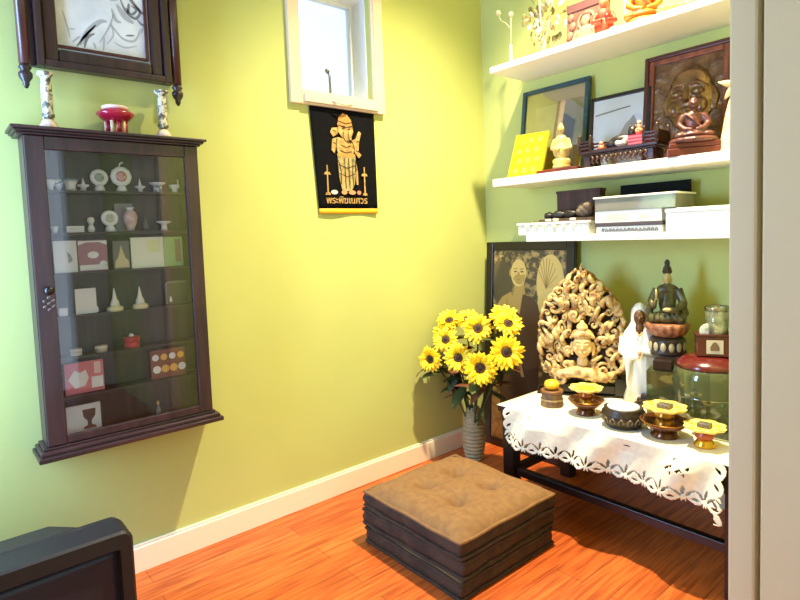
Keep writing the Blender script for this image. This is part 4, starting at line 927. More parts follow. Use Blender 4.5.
for i in range(11):
    a = PI/2+ (i-5)*0.28 ; x1,z1 = 0.135+0.070*math.cos(a)*0.9, 0.93+0.150*math.sin(a)*0.95
    if abs(x1-0.155) < 0.07: pp('fan_ray', [(0.133,0.93),(0.137,0.93),(x1+0.002,z1),(x1-0.002,z1)], lite2, 4)
pp('fan_lower', oval(0.150,0.86,0.060,0.07), lite, 2)
pp('hanging_cloth', [(0.15,0.80),(0.23,0.80),(0.235,0.20),(0.17,0.20)], mat('sepia_cloth',(186,140,66),0.5,col2=(140,96,40),scale=8,stretch=(8,1,0.4)), 2)

# ------------------------------------------------------------------ sunflowers in a ribbed vase
VX,VY = 0.172,2.185
k = thing('ribbed_vase','ribbed beige ceramic vase of sunflowers standing on floor in the corner','vase',(VX,VY,0))
def vr(z): 
    t_ = z/0.285
    return 0.040+0.024*math.sin(PI*min(1,max(0,(t_*0.92+0.08))))**1.2 - 0.006*t_
prof = [(vr(0.0)*0.95,0.0)]
for i in range(1,150):
    z = 0.285*i/150; prof.append((vr(z)+0.0034*math.sin(z*2*PI/0.0205),z))
prof += [(vr(0.285),0.285),(vr(0.285)-0.006,0.285),(vr(0.285)-0.008,0.24)]
obj('vase_body', MB().lathe(prof,n=36), mat('beige_ceramic',(168,150,108),0.5,var=0.12,scale=20), k)
PET = mat('sunflower_yellow',(255,224,22),0.5,col2=(252,204,14),scale=14)
DSC = mat('sunflower_disc',(52,30,12),0.8,col2=(96,58,18),scale=160); DSC2 = mat('sunflower_disc_core',(30,18,8),0.8)
STEM = mat('stem_green',(54,72,30),0.6); LEAF = mat('leaf_dark_green',(44,58,26),0.6,col2=(70,78,30),scale=14); DRY = mat('dry_leaf',(120,66,24),0.7,col2=(90,46,18),scale=16)
def petals(R_, n, ri, wd, cup, seed):
    r_ = random.Random(seed); b = MB()
    for i in range(n):
        a = 2*PI*(i+r_.uniform(-0.2,0.2))/n; L = R_*r_.uniform(0.88,1.06); cu = cup*r_.uniform(0.5,1.4)
        vs = []; fs = []
        for j,(s_,w_) in enumerate(((0,0.45),(0.25,0.85),(0.5,1.0),(0.75,0.75),(0.92,0.35),(1.0,0.04))):
            d = ri+(L-ri)*s_; zz = 0.004+cu*(s_-0.3*s_*s_)*0.02 - 0.010*s_*s_
            for q_ in (-1,0,1):
                vs.append((d*math.cos(a)-q_*w_*wd*math.sin(a), d*math.sin(a)+q_*w_*wd*math.cos(a), zz+(0.003 if q_==0 else 0)*-1+0.002))
        for j in range(5):
            for q_ in range(2): A = j*3+q_; fs.append((A,A+1,A+4,A+3))
        b.add(vs,fs)
    return b
def sunflower(head, size, facing, label, seed, leaf=True):
    h = Vector(head); k = thing('sunflower',label,'flower',(VX,VY,0.10),0,'sunflowers in the ribbed vase')
    base = Vector((VX,VY,0.10)); n = Vector(facing).normalized()
    q_ = n.to_track_quat('Z','Y'); Mh = Matrix.Translation(h-base) @ q_.to_matrix().to_4x4()
    obj('petals', petals(size*1.08,20,size*0.30,size*0.150,1.0,seed), PET, k, solid=0.0012).matrix_local = Mh
    o2 = obj('inner_petals', petals(size*0.92,16,size*0.28,size*0.14,1.9,seed+50), PET, k, solid=0.0012); o2.matrix_local = Mh @ Matrix.Rotation(0.2,4,'Z') @ Matrix.Translation((0,0,0.004))
    d_ = obj('seed_disc', MB().lathe([(size*0.10,-0.004),(size*0.37,0.002),(size*0.37,0.008),(size*0.30,0.014),(size*0.14,0.013),(0.001,0.011)],n=24), DSC, k); d_.matrix_local = Mh
    c_ = obj('disc_core', MB().ell((0,0,0.013),(size*0.17,size*0.17,0.004)), DSC2, d_)
    mo = Vector((VX+(h.x-VX)*0.14, VY+(h.y-VY)*0.14, 0.285))-base; he = h-base-n*0.006
    rim = Vector((0.9*(mo.x),0.9*mo.y,mo.z)); pts=[]
    P0,P1,P2,P3 = Vector((mo.x*0.4,mo.y*0.4,0.0)), rim, he-n*0.10-Vector((0,0,0.08)), he
    for i in range(13):
        s_ = i/12; pts.append(P0*(1-s_)**3+3*P1*s_*(1-s_)**2+3*P2*s_*s_*(1-s_)+P3*s_**3)
    obj('stem', MB().tube(pts,0.0045,7), STEM, k)
    obj('calyx', MB().lathe([(0.005,-0.014),(size*0.26,-0.004),(size*0.34,0.003)],n=16,cap=False), STEM, k, solid=0.001).matrix_local = Mh
    if leaf:
        r_ = random.Random(seed)
        for i in range(5):
            at = pts[6+i]; dr = Vector((r_.uniform(-1,1),r_.uniform(-1,0.6),r_.uniform(-0.4,0.5))).normalized(); sd = dr.cross(Vector((0,0,1))).normalized(); L = r_.uniform(0.10,0.16)
            vs=[];fs=[]
            for j in range(7):
                s_ = j/6; w_ = 0.033*math.sin(PI*min(1,s_*0.95+0.05))**0.8; c0_ = at+dr*L*s_+Vector((0,0,-0.03*s_*s_))
                if c0_.x+base.x < 0.03: c0_.x = 0.03-base.x
                for qq in (-1,0,1): vs.append(c0_+sd*w_*qq+Vector((0,0,0.004*abs(qq))))
            for j in range(6):
                for qq in range(2): A=j*3+qq; fs.append((A,A+1,A+4,A+3))
            obj('leaf', MB().add(vs,fs), DRY if (seed+i)%3==0 else LEAF, k, solid=0.001)
CAMD = (2.2,-0.0,1.3)
def fac(h,dx=0,dy=0,dz=0):
    v = (Vector(CAMD)-Vector(h)).normalized(); return (v.x+dx, v.y+dy, v.z+dz)
for i,(h,sz,off,lb) in enumerate((
  ((0.415,1.98,0.570),0.080,(0,0,-0.1),'sunflower lowest at the front of the bunch, facing out'),
  ((0.535,2.03,0.655),0.078,(0.15,0,-0.05),'sunflower at the bunch\'s right side, in front of the leaning photograph'),
  ((0.235,2.02,0.586),0.072,(-0.1,-0.1,0),'sunflower low in the bunch, left neighbour of lowest front bloom'),
  ((0.142,2.03,0.663),0.068,(-0.2,-0.2,0.2),'sunflower at the bunch\'s left, halfway up, with dark centre showing'),
  ((0.115,1.945,0.575),0.064,(-0.25,-0.9,-0.1),'sunflower drooping sideways at the far left of the bunch'),
  ((0.337,2.06,0.738),0.074,(0,0,0.25),'sunflower in the middle near the top of the bunch, facing out'),
  ((0.110,2.09,0.748),0.070,(-0.2,0,1.0),'sunflower tilted upward at the top left of the bunch'),
  ((0.205,2.13,0.758),0.070,(0,0.1,1.2),'sunflower tilted upward at top of bunch, left of the topmost'),
  ((0.440,2.13,0.795),0.072,(0.1,0.1,1.1),'topmost sunflower tilted upward before the sepia photograph'),
  ((0.490,2.10,0.770),0.070,(0.5,0.1,0.9),'sunflower tilted upward at the top right of the bunch'),
  ((0.100,2.06,0.695),0.060,(-0.4,-0.3,0.5),'small sunflower half hidden at the upper left edge of bunch'))):
    sunflower(h,sz,fac(h,*off),lb,i+1)

# ------------------------------------------------------------------ seated figurine builder
def seated(k, H, mt, head_mt=None, s0=0.0, vox=0.0035, knot=True):
    b = MB(); q = lambda x,y,z: (x*H, y*H, s0+z*H)
    b.ell(q(0,-0.02,0.10),(0.36*H,0.24*H,0.10*H)); b.ell(q(-0.27,-0.10,0.09),(0.14*H,0.15*H,0.085*H)); b.ell(q(0.27,-0.10,0.09),(0.14*H,0.15*H,0.085*H)); b.ell(q(0,-0.20,0.10),(0.22*H,0.09*H,0.06*H))
    b.ell(q(0,0.03,0.36),(0.175*H,0.14*H,0.24*H)); b.ell(q(0,0.03,0.55),(0.22*H,0.115*H,0.085*H))
    for s_ in (-1,1):
        b.tube([q(s_*0.20,0.03,0.55),q(s_*0.29,-0.01,0.34),q(s_*0.18,-0.17,0.22),q(s_*0.03,-0.21,0.20)],[0.085*H,0.08*H,0.06*H,0.045*H],9)
    b.tube([q(0,0.02,0.58),q(0,0.01,0.70)],0.065*H,9)
    b.tube([q(-0.18,-0.02,0.60),q(-0.02,-0.115,0.45),q(0.14,-0.10,0.26)],[0.03*H,0.035*H,0.03*H],7)
    obj('body', b, mt, k, remesh=vox, smooth=3)
    b = MB(); b.ell(q(0,0.0,0.80),(0.105*H,0.115*H,0.14*H)); b.ell(q(0,-0.115,0.78),(0.018*H,0.03*H,0.035*H)); b.ell(q(-0.108,0.01,0.77),(0.018*H,0.035*H,0.06*H)); b.ell(q(0.108,0.01,0.77),(0.018*H,0.035*H,0.06*H)); b.ell(q(0,-0.10,0.715),(0.04*H,0.02*H,0.015*H)); b.ell(q(0,0.015,0.94),(0.05*H,0.05*H,0.045*H)) if knot else None
    for s_ in (-1,1): b.ell(q(s_*0.042,-0.103,0.815),(0.03*H,0.016*H,0.014*H))
    obj('head', b, head_mt or mt, k, remesh=vox*0.7, smooth=2)

# ------------------------------------------------------------------ top shelf things
FACE = 0.55     # figurines on the shelves look towards the room's front and right
k = thing('ball_stand','thin white stem stand topped with small balls, leftmost on top shelf','ornament',(0.350,2.35,Z1))
CW = mat('cream_white',(196,184,150),0.4)
obj('base', MB().lathe([(0.038,0),(0.036,0.008),(0.016,0.022),(0.010,0.034),(0.008,0.12),(0.005,0.125)]), CW, k)
obj('stem', MB().tube([(0,0,0.12),(0.003,0,0.2),(0.004,0,0.262)],0.0035), CW, k)
obj('side_branch', MB().tube([(0.002,0,0.20),(-0.03,0,0.24),(-0.062,0,0.262),(-0.074,0,0.295)],0.002), CW, k)
obj('ball', MB().ell((0.004,0,0.272),0.014), CW, k); obj('ball', MB().ell((-0.076,0,0.303),0.014), CW, k)
k = thing('crystal_tree','pale crystal tree with dangling leaves on the top shelf','ornament',(0.520,2.38,Z1))
CR = mat('pale_crystal',(142,132,88),0.25,col2=(112,104,66),scale=30); CR2 = mat('pale_crystal_light',(182,174,146),0.2)
obj('base', MB().lathe([(0.045,0),(0.048,0.012),(0.036,0.026),(0.012,0.034)]), mat('lilac_base',(206,200,206),0.4), k)
b = MB(); b.tube([(0,0,0.03),(0.004,0,0.09),(-0.02,0.0,0.16),(-0.05,0,0.26)],[0.007,0.006,0.005,0.003]); b.tube([(0.008,0,0.03),(0.016,0,0.10),(0.04,0,0.17),(0.06,0,0.27)],[0.006,0.005,0.004,0.003]); b.tube([(0,0,0.10),(0.005,-0.02,0.2),(0.0,-0.02,0.31)],0.004)
obj('trunk', b, CW, k)
r4 = random.Random(5)
for i in range(70):
    x,y,z = r4.uniform(-0.11,0.115), r4.uniform(-0.055,0.055), r4.uniform(0.08,0.33)
    if x*x/0.0125+(z-0.21)**2/0.0165 > 1: continue
    b = MB().ell((0,0,0),(0.014,0.004,0.021),Matrix.Translation((x,y,z)) @ Euler((r4.uniform(-.5,.5),r4.uniform(-.9,.9),r4.uniform(-1.2,1.2))).to_matrix().to_4x4(),8,6)
    obj('crystal_leaf', b, CR if i%3 else CR2, k)
k = thing('relief_tile','square stone relief tile of a haloed seated figure on top shelf','relief',(0.735,2.40,Z1),0,rx=-0.12)
TER = mat('pink_stone',(136,90,72),0.7,col2=(96,56,48),scale=26); PLE = mat('pale_stone_relief',(160,124,96),0.65)
obj('tile', MB().box((-0.105,0,0),(0.105,0.022,0.24)), TER, k, bevel=0.003)
for z0_,z1_ in ((0.200,0.24),(0.0,0.012)): obj('dark_border', MB().box((-0.105,-0.005,z0_),(0.105,0,z1_)), mat('plum_stone',(100,60,60),0.7), k, bevel=0.002)
obj('halo', MB().lathe([(0.034,0.0),(0.040,0.008),(0.046,0.0)],M=Matrix.Translation((0,-0.001,0.142)) @ Matrix.Rotation(PI/2,4,'X'),cap=False), PLE, k, solid=0.002)
b = MB(); b.ell((0,-0.006,0.142),(0.022,0.014,0.027)); b.ell((0,-0.002,0.168),(0.024,0.012,0.014)); b.ell((0,-0.004,0.085),(0.045,0.014,0.036)); b.ell((0,-0.004,0.036),(0.085,0.018,0.022)); b.tube([(-0.04,-0.008,0.10),(-0.055,-0.012,0.06),(0,-0.018,0.052)],0.011); b.tube([(0.04,-0.008,0.10),(0.055,-0.012,0.06),(0,-0.018,0.052)],0.011)
obj('carved_figure', b, PLE, k, remesh=0.003, smooth=3)
obj('hair', MB().ell((0,-0.004,0.170),(0.021,0.014,0.012)), mat('dark_hair_stone',(110,70,60),0.7), k)
for sgn in (-1,1):
    b = MB(); 
    for i in range(4): b.ell((sgn*(0.070+0.012*(i%2)),-0.002,0.05+0.042*i),(0.018,0.010,0.020))
    obj('carved_attendant', b, PLE if sgn>0 else mat('pinkish_relief',(142,96,80),0.7), k)
k = thing('monk_figurine','orange-robed little monk figurine right of the relief tile','figurine',(0.872,2.33,Z1),FACE)
ORG = mat('orange_robe',(178,58,18),0.6,col2=(140,38,12),scale=30)
b = MB(); b.ell((0,0,0.05),(0.042,0.032,0.05)); b.ell((0,0,0.10),(0.034,0.026,0.035)); b.tube([(-0.03,0,0.11),(-0.045,-0.02,0.07),(-0.01,-0.035,0.07)],0.012); b.tube([(0.03,0,0.11),(0.045,-0.02,0.07),(0.01,-0.035,0.07)],0.012)
obj('robe', b, ORG, k, remesh=0.003, smooth=3)
b = MB(); b.ell((0,-0.002,0.153),(0.020,0.021,0.025)); b.ell((0,-0.022,0.150),(0.003,0.004,0.006)); b.ell((0,-0.02,0.142),(0.006,0.003,0.002))
obj('head', b, mat('figurine_skin',(176,108,72),0.5), k, remesh=0.0022, smooth=1)
b = MB(); b.ell((0.012,-0.034,0.085),(0.010,0.008,0.014)); obj('alms_bowl', b, mat('dark_red',(130,22,18),0.4), k)
k = thing('grey_dish','little grey metal dish between orange monk and golden figure','dish',(0.945,2.30,Z1))
obj('dish', MB().lathe([(0.020,0),(0.024,0.010),(0.030,0.022),(0.026,0.022),(0.01,0.012)]), mat('grey_pewter',(150,146,150),0.4,0.4), k)
solo('incense_stick','thin pale incense tube standing behind the grey dish','incense',MB().lathe([(0.006,0),(0.006,0.17),(0.003,0.19)],n=12),mat('pale_lilac',(214,206,210),0.5),(0.945,2.38,Z1))
k = thing('golden_figure','golden-orange seated figure in the middle of the top shelf','figurine',(1.045,2.34,Z1),FACE)
GO = mat('golden_orange',(200,112,18),0.45,col2=(170,80,10),scale=20)
obj('base', MB().lathe([(0.075,0),(0.080,0.012),(0.068,0.028)],n=32), mat('deep_orange',(222,112,30),0.5), k)
seated(k,0.20,GO,None,0.026)
k = thing('yellow_garland','pale yellow flower garland beside the golden figure on top shelf','garland',(1.155,2.32,Z1))
b = MB(); 
for i in range(14): b.ell((0.034*math.cos(i*0.45),0.026*math.sin(i*0.45),0.014+0.010*(i//5)),0.013)
obj('blossoms', b, mat('pale_yellow_bloom',(198,174,96),0.6,col2=(180,146,60),scale=40), k)
k = thing('peach_figurine','peach-coloured small figurine near the jamb on top shelf','figurine',(1.235,2.33,Z1),FACE)
obj('base', MB().lathe([(0.05,0),(0.05,0.012),(0.04,0.018)]), mat('rust_base',(196,104,60),0.5), k)
seated(k,0.13,mat('peach_glaze',(190,130,86),0.5),None,0.016)

# ------------------------------------------------------------------ middle shelf things
k = thing('framed_certificate','large blue-green framed glazed picture leaning at left of middle shelf','picture',(0.508,2.425,Z2),0,rx=-0.14)
TL = mat('teal_frame',(36,76,88),0.35,col2=(26,56,66),scale=12,stretch=(1,1,4)); w_,h_ = 0.197,0.470
def leaning(k, w_, h_, wd, d, mt, pic, pane=True, bev=0.004, refl=0.24):
    b = MB(); b.box((-w_,0,0),(-w_+wd,d,h_)); b.box((w_-wd,0,0),(w_,d,h_)); b.box((-w_+wd,0,0),(w_-wd,d,wd)); b.box((-w_+wd,0,h_-wd),(w_-wd,d,h_))
    obj('frame', b, mt, k, bevel=bev)
    p_ = obj('picture_sheet', MB().box((-w_+wd,d*0.5,wd),(w_-wd,d*0.8,h_-wd)), pic, k)
    if pane: obj('glass_pane', MB().box((-w_+wd,d*0.30,wd),(w_-wd,d*0.40,h_-wd)), glass_mat('picture_glass_%d' % (refl*100),refl=refl), k)
    return p_
p_ = leaning(k,w_,h_,0.024,0.024,TL,mat('grey_mount',(96,92,78),0.6))
obj('printed_sheet', MB().box((-0.11,0.010,0.07),(0.12,0.012,0.37)), mat('dim_print',(140,138,128),0.6,col2=(110,106,96),scale=7), p_)
k = thing('yellow_patterned_card','bright yellow dotted card leaning before the blue-green frame','card',(0.470,2.285,Z2),-0.06,rx=-0.16)
obj('card', MB().poly([(-0.118,0.0),(0.096,0.006),(0.122,0.208),(-0.080,0.218)],0.010,Matrix.Translation((0,0.010,0))), mat('bright_yellow',(250,214,10),0.5,col2=(244,190,8),scale=6), k, bevel=0.001)
for i in range(3):
    for j in range(4): obj('pale_dot', MB().disc((-0.065+0.055*i+0.012*j/2+(0.012 if j%2 else 0),0.035+0.048*j),0.015,0.013,0.0008,14), mat('pale_dot',(252,228,70),0.6), k)
obj('orange_corner', MB().poly([(-0.076,0.205),(-0.07,0.165),(-0.03,0.175),(-0.02,0.211)],0.0008), mat('orange_tint',(250,190,10),0.6), k)
solo('wooden_board','flat red-brown wooden board under the cream figurine','board',MB().box((-0.11,-0.045,0),(0.11,0.06,0.018)),mat('red_brown_wood',(110,44,32),0.35,col2=(80,30,22),scale=10,stretch=(1,6,6)),(0.665,2.300,Z2),bevel=0.003)
k = thing('cream_figurine','cream standing robed figurine on red-brown board by the yellow card','figurine',(0.668,2.300,Z2+0.018),FACE); k.scale = (0.84,0.84,0.98)
CF = mat('cream_resin',(206,184,112),0.5,col2=(180,150,80),scale=26)
obj('pedestal', MB().lathe([(0.048,0),(0.050,0.010),(0.044,0.022),(0.050,0.036),(0.042,0.046)]), CF, k)
b = MB(); b.ell((0,0,0.085),(0.046,0.036,0.048)); b.ell((0,0.002,0.125),(0.036,0.028,0.036)); b.tube([(-0.034,0,0.138),(-0.05,-0.016,0.095),(-0.010,-0.04,0.085)],0.012); b.tube([(0.034,0,0.138),(0.05,-0.016,0.095),(0.010,-0.04,0.085)],0.012); b.tube([(0,0,0.15),(0,0,0.17)],0.011)
obj('robe', b, CF, k, remesh=0.003, smooth=3)
b = MB(); b.ell((0,-0.002,0.184),(0.018,0.019,0.023)); b.ell((0,-0.02,0.182),(0.003,0.004,0.006)); b.ell((0,0.002,0.206),(0.010,0.010,0.009))
obj('head', b, CF, k, remesh=0.0022, smooth=1)
k = thing('framed_photo','small black-framed pale photograph leaning in middle of the middle shelf','picture',(0.872,2.420,Z2),0,rx=-0.10)
p_ = leaning(k,0.145,0.345,0.016,0.018,BF,mat('pale_photo',(246,228,208),0.6,col2=(250,240,228),scale=5),True,0.002,0.07)
obj('printed_shape', MB().poly([(-0.03,0.06),(0.10,0.06),(0.10,0.16),(0.07,0.235),(0.03,0.20),(0.0,0.15)],0.0008,Matrix.Translation((0,0.009,0))), mat('tan_print',(196,172,150),0.6), p_)
obj('printed_line', MB().poly([(-0.12,0.258),(0.05,0.275),(0.05,0.280),(-0.12,0.264)],0.0008,Matrix.Translation((0,0.009,0))), mat('line_print',(120,96,90),0.6), p_)
k = thing('copper_relief','large wood-framed copper relief of a calm face at right of shelf','relief',(1.165,2.430,Z2),0,rx=-0.10)
RW = mat('red_frame_wood',(140,74,40),0.45,col2=(104,50,28),scale=10,stretch=(6,6,1)); w_,h_ = 0.178,0.465
b = MB(); wd = 0.022
for (ww,x0,y0_,y1_,mm,nm) in ((0.018,0.0,-0.012,0.02,mat('dark_red_edge',(74,32,22),0.35),'outer_frame'),(0.022,0.018,-0.006,0.016,RW,'inner_frame')):
    b = MB(); W_,H_,z0_ = w_-x0, h_-x0, x0
    b.box((-W_,y0_,z0_),(-W_+ww,y1_,H_)); b.box((W_-ww,y0_,z0_),(W_,y1_,H_)); b.box((-W_+ww,y0_,z0_),(W_-ww,y1_,z0_+ww)); b.box((-W_+ww,y0_,H_-ww),(W_-ww,y1_,H_)); obj(nm, b, mm, k, bevel=0.003)
COP = mat('copper_sheet',(140,106,76),0.30,0.6,col2=(92,64,44),scale=22,bump=0.9,detail=6)
obj('copper_sheet', MB().box((-w_+0.04,0.004,0.04),(w_-0.04,0.012,h_-0.04)), COP, k)
b = MB(); hx,hz = 0.015,0.255
b.ell((hx,0.000,hz),(0.096,0.036,0.138)); b.ell((hx,-0.014,hz+0.06),(0.074,0.026,0.060)); b.ell((hx,-0.016,hz-0.02),(0.06,0.022,0.06)); b.tube([(hx,-0.036,hz+0.035),(hx,-0.052,hz-0.005),(hx,-0.056,hz-0.018)],[0.009,0.013,0.019],9)
for s_ in (-1,1):
    b.tube([(hx+s_*0.014,-0.040,hz+0.050),(hx+s_*0.040,-0.042,hz+0.054),(hx+s_*0.074,-0.024,hz+0.030)],0.0065,7); b.ell((hx+s_*0.040,-0.032,hz+0.016),(0.026,0.016,0.015)); b.ell((hx+s_*0.052,-0.028,hz-0.040),(0.026,0.018,0.030)); b.tube([(hx+s_*0.088,0.0,hz+0.03),(hx+s_*0.100,0,hz-0.005),(hx+s_*0.090,0,hz-0.06)],[0.010,0.015,0.010],8)
b.tube([(hx-0.032,-0.034,hz-0.056),(hx,-0.046,hz-0.054),(hx+0.032,-0.034,hz-0.056)],[0.005,0.009,0.005],8); b.tube([(hx-0.022,-0.036,hz-0.073),(hx,-0.045,hz-0.075),(hx+0.022,-0.036,hz-0.073)],0.008,8); b.ell((hx,-0.030,hz-0.105),(0.030,0.018,0.018)); b.ell((hx,0.004,hz-0.14),(0.05,0.02,0.05)); b.ell((hx,0.006,hz-0.20),(0.12,0.018,0.05))
obj('face_relief', b, mat('copper_face',(150,118,84),0.28,0.65,col2=(96,70,48),scale=24,bump=0.35), k, remesh=0.004, smooth=6)
k = thing('carved_stand','dark carved wooden stand with upturned end galleries on middle shelf','stand',(0.965,2.300,Z2))
DR = mat('dark_rosewood',(36,16,16),0.35,col2=(54,25,22),scale=22)
obj('deck', MB().box((-0.175,-0.05,0.060),(0.175,0.055,0.074)).box((-0.165,-0.045,0.052),(0.165,0.05,0.060)), DR, k, bevel=0.003)
for x in (-0.155,0.125):
    b = MB().box((x-0.005,-0.042,0.0),(x+0.035,0.05,0.008)); b.box((x,-0.042,0.008),(x+0.03,-0.012,0.052)); b.box((x,0.02,0.008),(x+0.03,0.05,0.052))
    obj('foot', b, DR, k, bevel=0.003)
b = MB()
for i in range(12):
    x = -0.118+0.0215*i; b.tube([(x,-0.040,0.050),(x+0.010,-0.044,0.038),(x+0.002,-0.044,0.026),(x+0.012,-0.042,0.016)],[0.006,0.007,0.005,0.003],7)
obj('carved_apron', b, mat('rosewood_carving',(66,36,32),0.45), k)
for s_ in (-1,1):
    b = MB()
    b.box((s_*0.172-0.006,-0.05,0.074),(s_*0.172+0.006,0.055,0.120))
    for y_ in (-0.046,0.05): b.lathe([(0.009,0.074),(0.010,0.125),(0.006,0.130),(0.009,0.138),(0.003,0.148)],c=(s_*0.172,y_,0),n=10)
    for z_ in (0.086,0.100,0.114): b.box((s_*0.13-0.045,0.044,z_-0.004),(s_*0.13+0.045,0.050,z_+0.003)); 
    for z_ in (0.086,0.100,0.114): b.box((s_*0.15-0.028,-0.052,z_-0.004),(s_*0.15+0.028,-0.046,z_+0.003))
    b.lathe([(0.008,0.074),(0.009,0.122),(0.005,0.128),(0.008,0.134),(0.003,0.142)],c=(s_*0.12,-0.046,0),n=10)
    obj('end_gallery', b, DR, k)
ZD = Z2+0.0745
k = thing('orange_figurine','tiny orange figurine at left on the carved stand','figurine',(0.872,2.295,ZD),FACE)
obj('body', MB().lathe([(0.014,0),(0.016,0.010),(0.010,0.022)],n=14), mat('terracotta',(190,96,66),0.5), k); obj('head', MB().ell((0,0,0.030),0.009), mat('terracotta_light',(214,130,96),0.5), k)
k = thing('black_cushion_figure','small black reclining animal figure on the carved stand','figurine',(0.955,2.320,ZD),0.2)
b = MB(); b.ell((0,0,0.030),(0.055,0.024,0.028)); b.ell((0.046,-0.004,0.062),(0.020,0.020,0.026)); b.ell((-0.04,0,0.02),(0.03,0.022,0.02)); b.tube([(0.036,0,0.082),(0.032,0,0.096)],[0.008,0.002]); b.tube([(0.056,0,0.082),(0.060,0,0.096)],[0.008,0.002]); b.tube([(0.03,-0.02,0.02),(0.07,-0.026,0.008)],0.009)
obj('body', b, mat('black_glaze',(28,20,22),0.4), k, remesh=0.003, smooth=2)
solo('shell_heap','pale shell figurine in front of the black animal figure','ornament',MB().ell((0,0,0.014),(0.028,0.016,0.014)).ell((0.016,0,0.022),(0.014,0.012,0.014)).ell((-0.02,0,0.018),(0.012,0.01,0.012)),mat('pale_shell',(214,190,170),0.5,var=0.2,scale=40),(0.978,2.278,ZD))
G3 = 'small red books on the carved stand'
for i in range(3):
    k = thing('red_book','small red book, %s of the little pile on carved stand' % ('bottom','middle','topmost')[i],'book',(1.040,2.292,ZD+0.0135*i),0.08*i-0.05,G3)
    obj('cover', MB().box((-0.034,-0.026,0),(0.034,0.026,0.0025)).box((-0.034,-0.026,0.0105),(0.034,0.026,0.013)).box((-0.034,0.0235,0.0025),(0.034,0.026,0.0105)), mat('red_cover',(204,26,60),0.5), k); obj('pages', MB().box((-0.032,-0.024,0.0025),(0.032,0.0235,0.0105)), mat('pink_pages',(232,150,150),0.7), k)
k = thing('bead_figure','little seated figurine in red and cream on top of red books','figurine',(1.045,2.292,ZD+0.0405),FACE)
obj('body', MB().ell((0,0,0.016),(0.016,0.013,0.016)).ell((0,0,0.032),(0.012,0.010,0.012)), mat('cream_red',(222,180,130),0.5,col2=(176,40,30),scale=90), k); obj('head', MB().ell((0,0,0.050),0.009), mat('cream_skin',(224,190,150),0.5), k)
k = thing('seated_monk_statue','red-brown seated monk statue on tiered base before the copper relief','statue',(1.255,2.305,Z2),0.45)
RB = mat('red_brown_resin',(108,58,52),0.42,col2=(78,38,36),scale=24,coat=0.2)
obj('base', MB().box((-0.095,-0.06,0),(0.095,0.06,0.030)).box((-0.088,-0.055,0.030),(0.088,0.055,0.050)), mat('dark_red_base',(96,38,32),0.35), k, bevel=0.004)
obj('lotus_tier', MB().lathe([(0.082,0.050),(0.086,0.058),(0.078,0.068)],n=60,wave=(0.03,16)), RB, k)
seated(k,0.172,RB,None,0.064,knot=False)
k = thing('star_flower_vase','cream cone vase with a star-shaped flower by the jamb','vase',(1.392,2.33,Z2))
CRM = mat('cream_plaster',(236,218,160),0.6,col2=(214,190,120),scale=20)
obj('cone', MB().lathe([(0.052,0),(0.054,0.010),(0.045,0.06),(0.032,0.14),(0.018,0.20),(0.012,0.205)]), CRM, k)
b = MB()
for i in range(5):
    a = PI/2+2*PI*i/5; b.tube([(0,0,0.245),(0.030*math.cos(a),-0.004,0.245+0.030*math.sin(a)),(0.058*math.cos(a),0.0,0.245+0.058*math.sin(a))],[0.018,0.012,0.002],8)
o_ = obj('star_flower', b, CRM, k); o_.rotation_euler = (0,0,0.4)

# ------------------------------------------------------------------ lowest shelf things
k = thing('frosted_tray_box','long white frosted plastic box at left end of lowest shelf','box',(0.660,2.31,Z3))
FR = mat('frosted_plastic',(236,236,226),0.4,col2=(216,216,200),scale=34)
obj('box_body', MB().box((-0.20,-0.078,0),(0.185,0.10,0.050)), FR, k, bevel=0.006); obj('lid', MB().box((-0.205,-0.082,0.050),(0.19,0.104,0.060)), mat('frosted_lid',(246,246,240),0.35), k, bevel=0.003)
for i in range(6): obj('lid_clip', MB().cbox((-0.14+0.05*i,-0.081,0.044),(0.024,0.006,0.016)), mat('yellowish_clip',(226,220,180),0.5), k, bevel=0.001)
zz = Z3+0.0605
k = thing('slatted_tray','flat brown tray with pale labels on top of the frosted box','tray',(0.690,2.315,zz))
obj('tray', MB().box((-0.145,-0.075,0),(0.165,0.08,0.006)).box((-0.115,-0.07,0.006),(0.160,0.075,0.014)), mat('brown_tray',(96,72,50),0.5,var=0.3,scale=20), k, bevel=0.002)
for x in (-0.06,-0.02,0.07): obj('pale_label', MB().cbox((x,-0.073,0.010),(0.028,0.006,0.010)), mat('pale_label',(232,222,196),0.5), k)
solo('brown_box','dark brown upright box behind the black stones on lowest shelf','box',MB().box((-0.115,-0.02,0),(0.11,0.03,0.130)).box((-0.118,-0.023,0.118),(0.113,0.033,0.132)),mat('dark_brown_card',(62,42,34),0.8,col2=(86,58,50),scale=8,stretch=(6,1,0.5)),(0.720,2.37,zz+0.0145),bevel=0.002)
for i,(x,y,s_,lb) in enumerate(((0.612,2.275,0.9,'black stone on brown tray, leftmost of three'),(0.668,2.272,1.05,'black stone on brown tray, in the middle of three'),(0.728,2.276,1.15,'black stone on brown tray, rightmost of three'))):
    b = MB()
    def rk(u,v,s_=s_,i=i):
        a = 2*PI*u; p = PI*(v-0.5); q_ = 1+0.18*math.sin(3*a+i*2)*math.cos(2*p)+0.1*math.sin(5*a+4*p+i)
        return (0.032*s_*q_*math.cos(p)*math.cos(a), 0.020*s_*q_*math.cos(p)*math.sin(a), 0.017*s_*(1+math.sin(p)*q_))
    b.grid(rk,16,10)
    solo('black_stone',lb,'stone',b,mat('black_stone',(34,30,30),0.5,var=0.4,scale=60),(x,y,zz+0.0145),group='black stones on the tray')
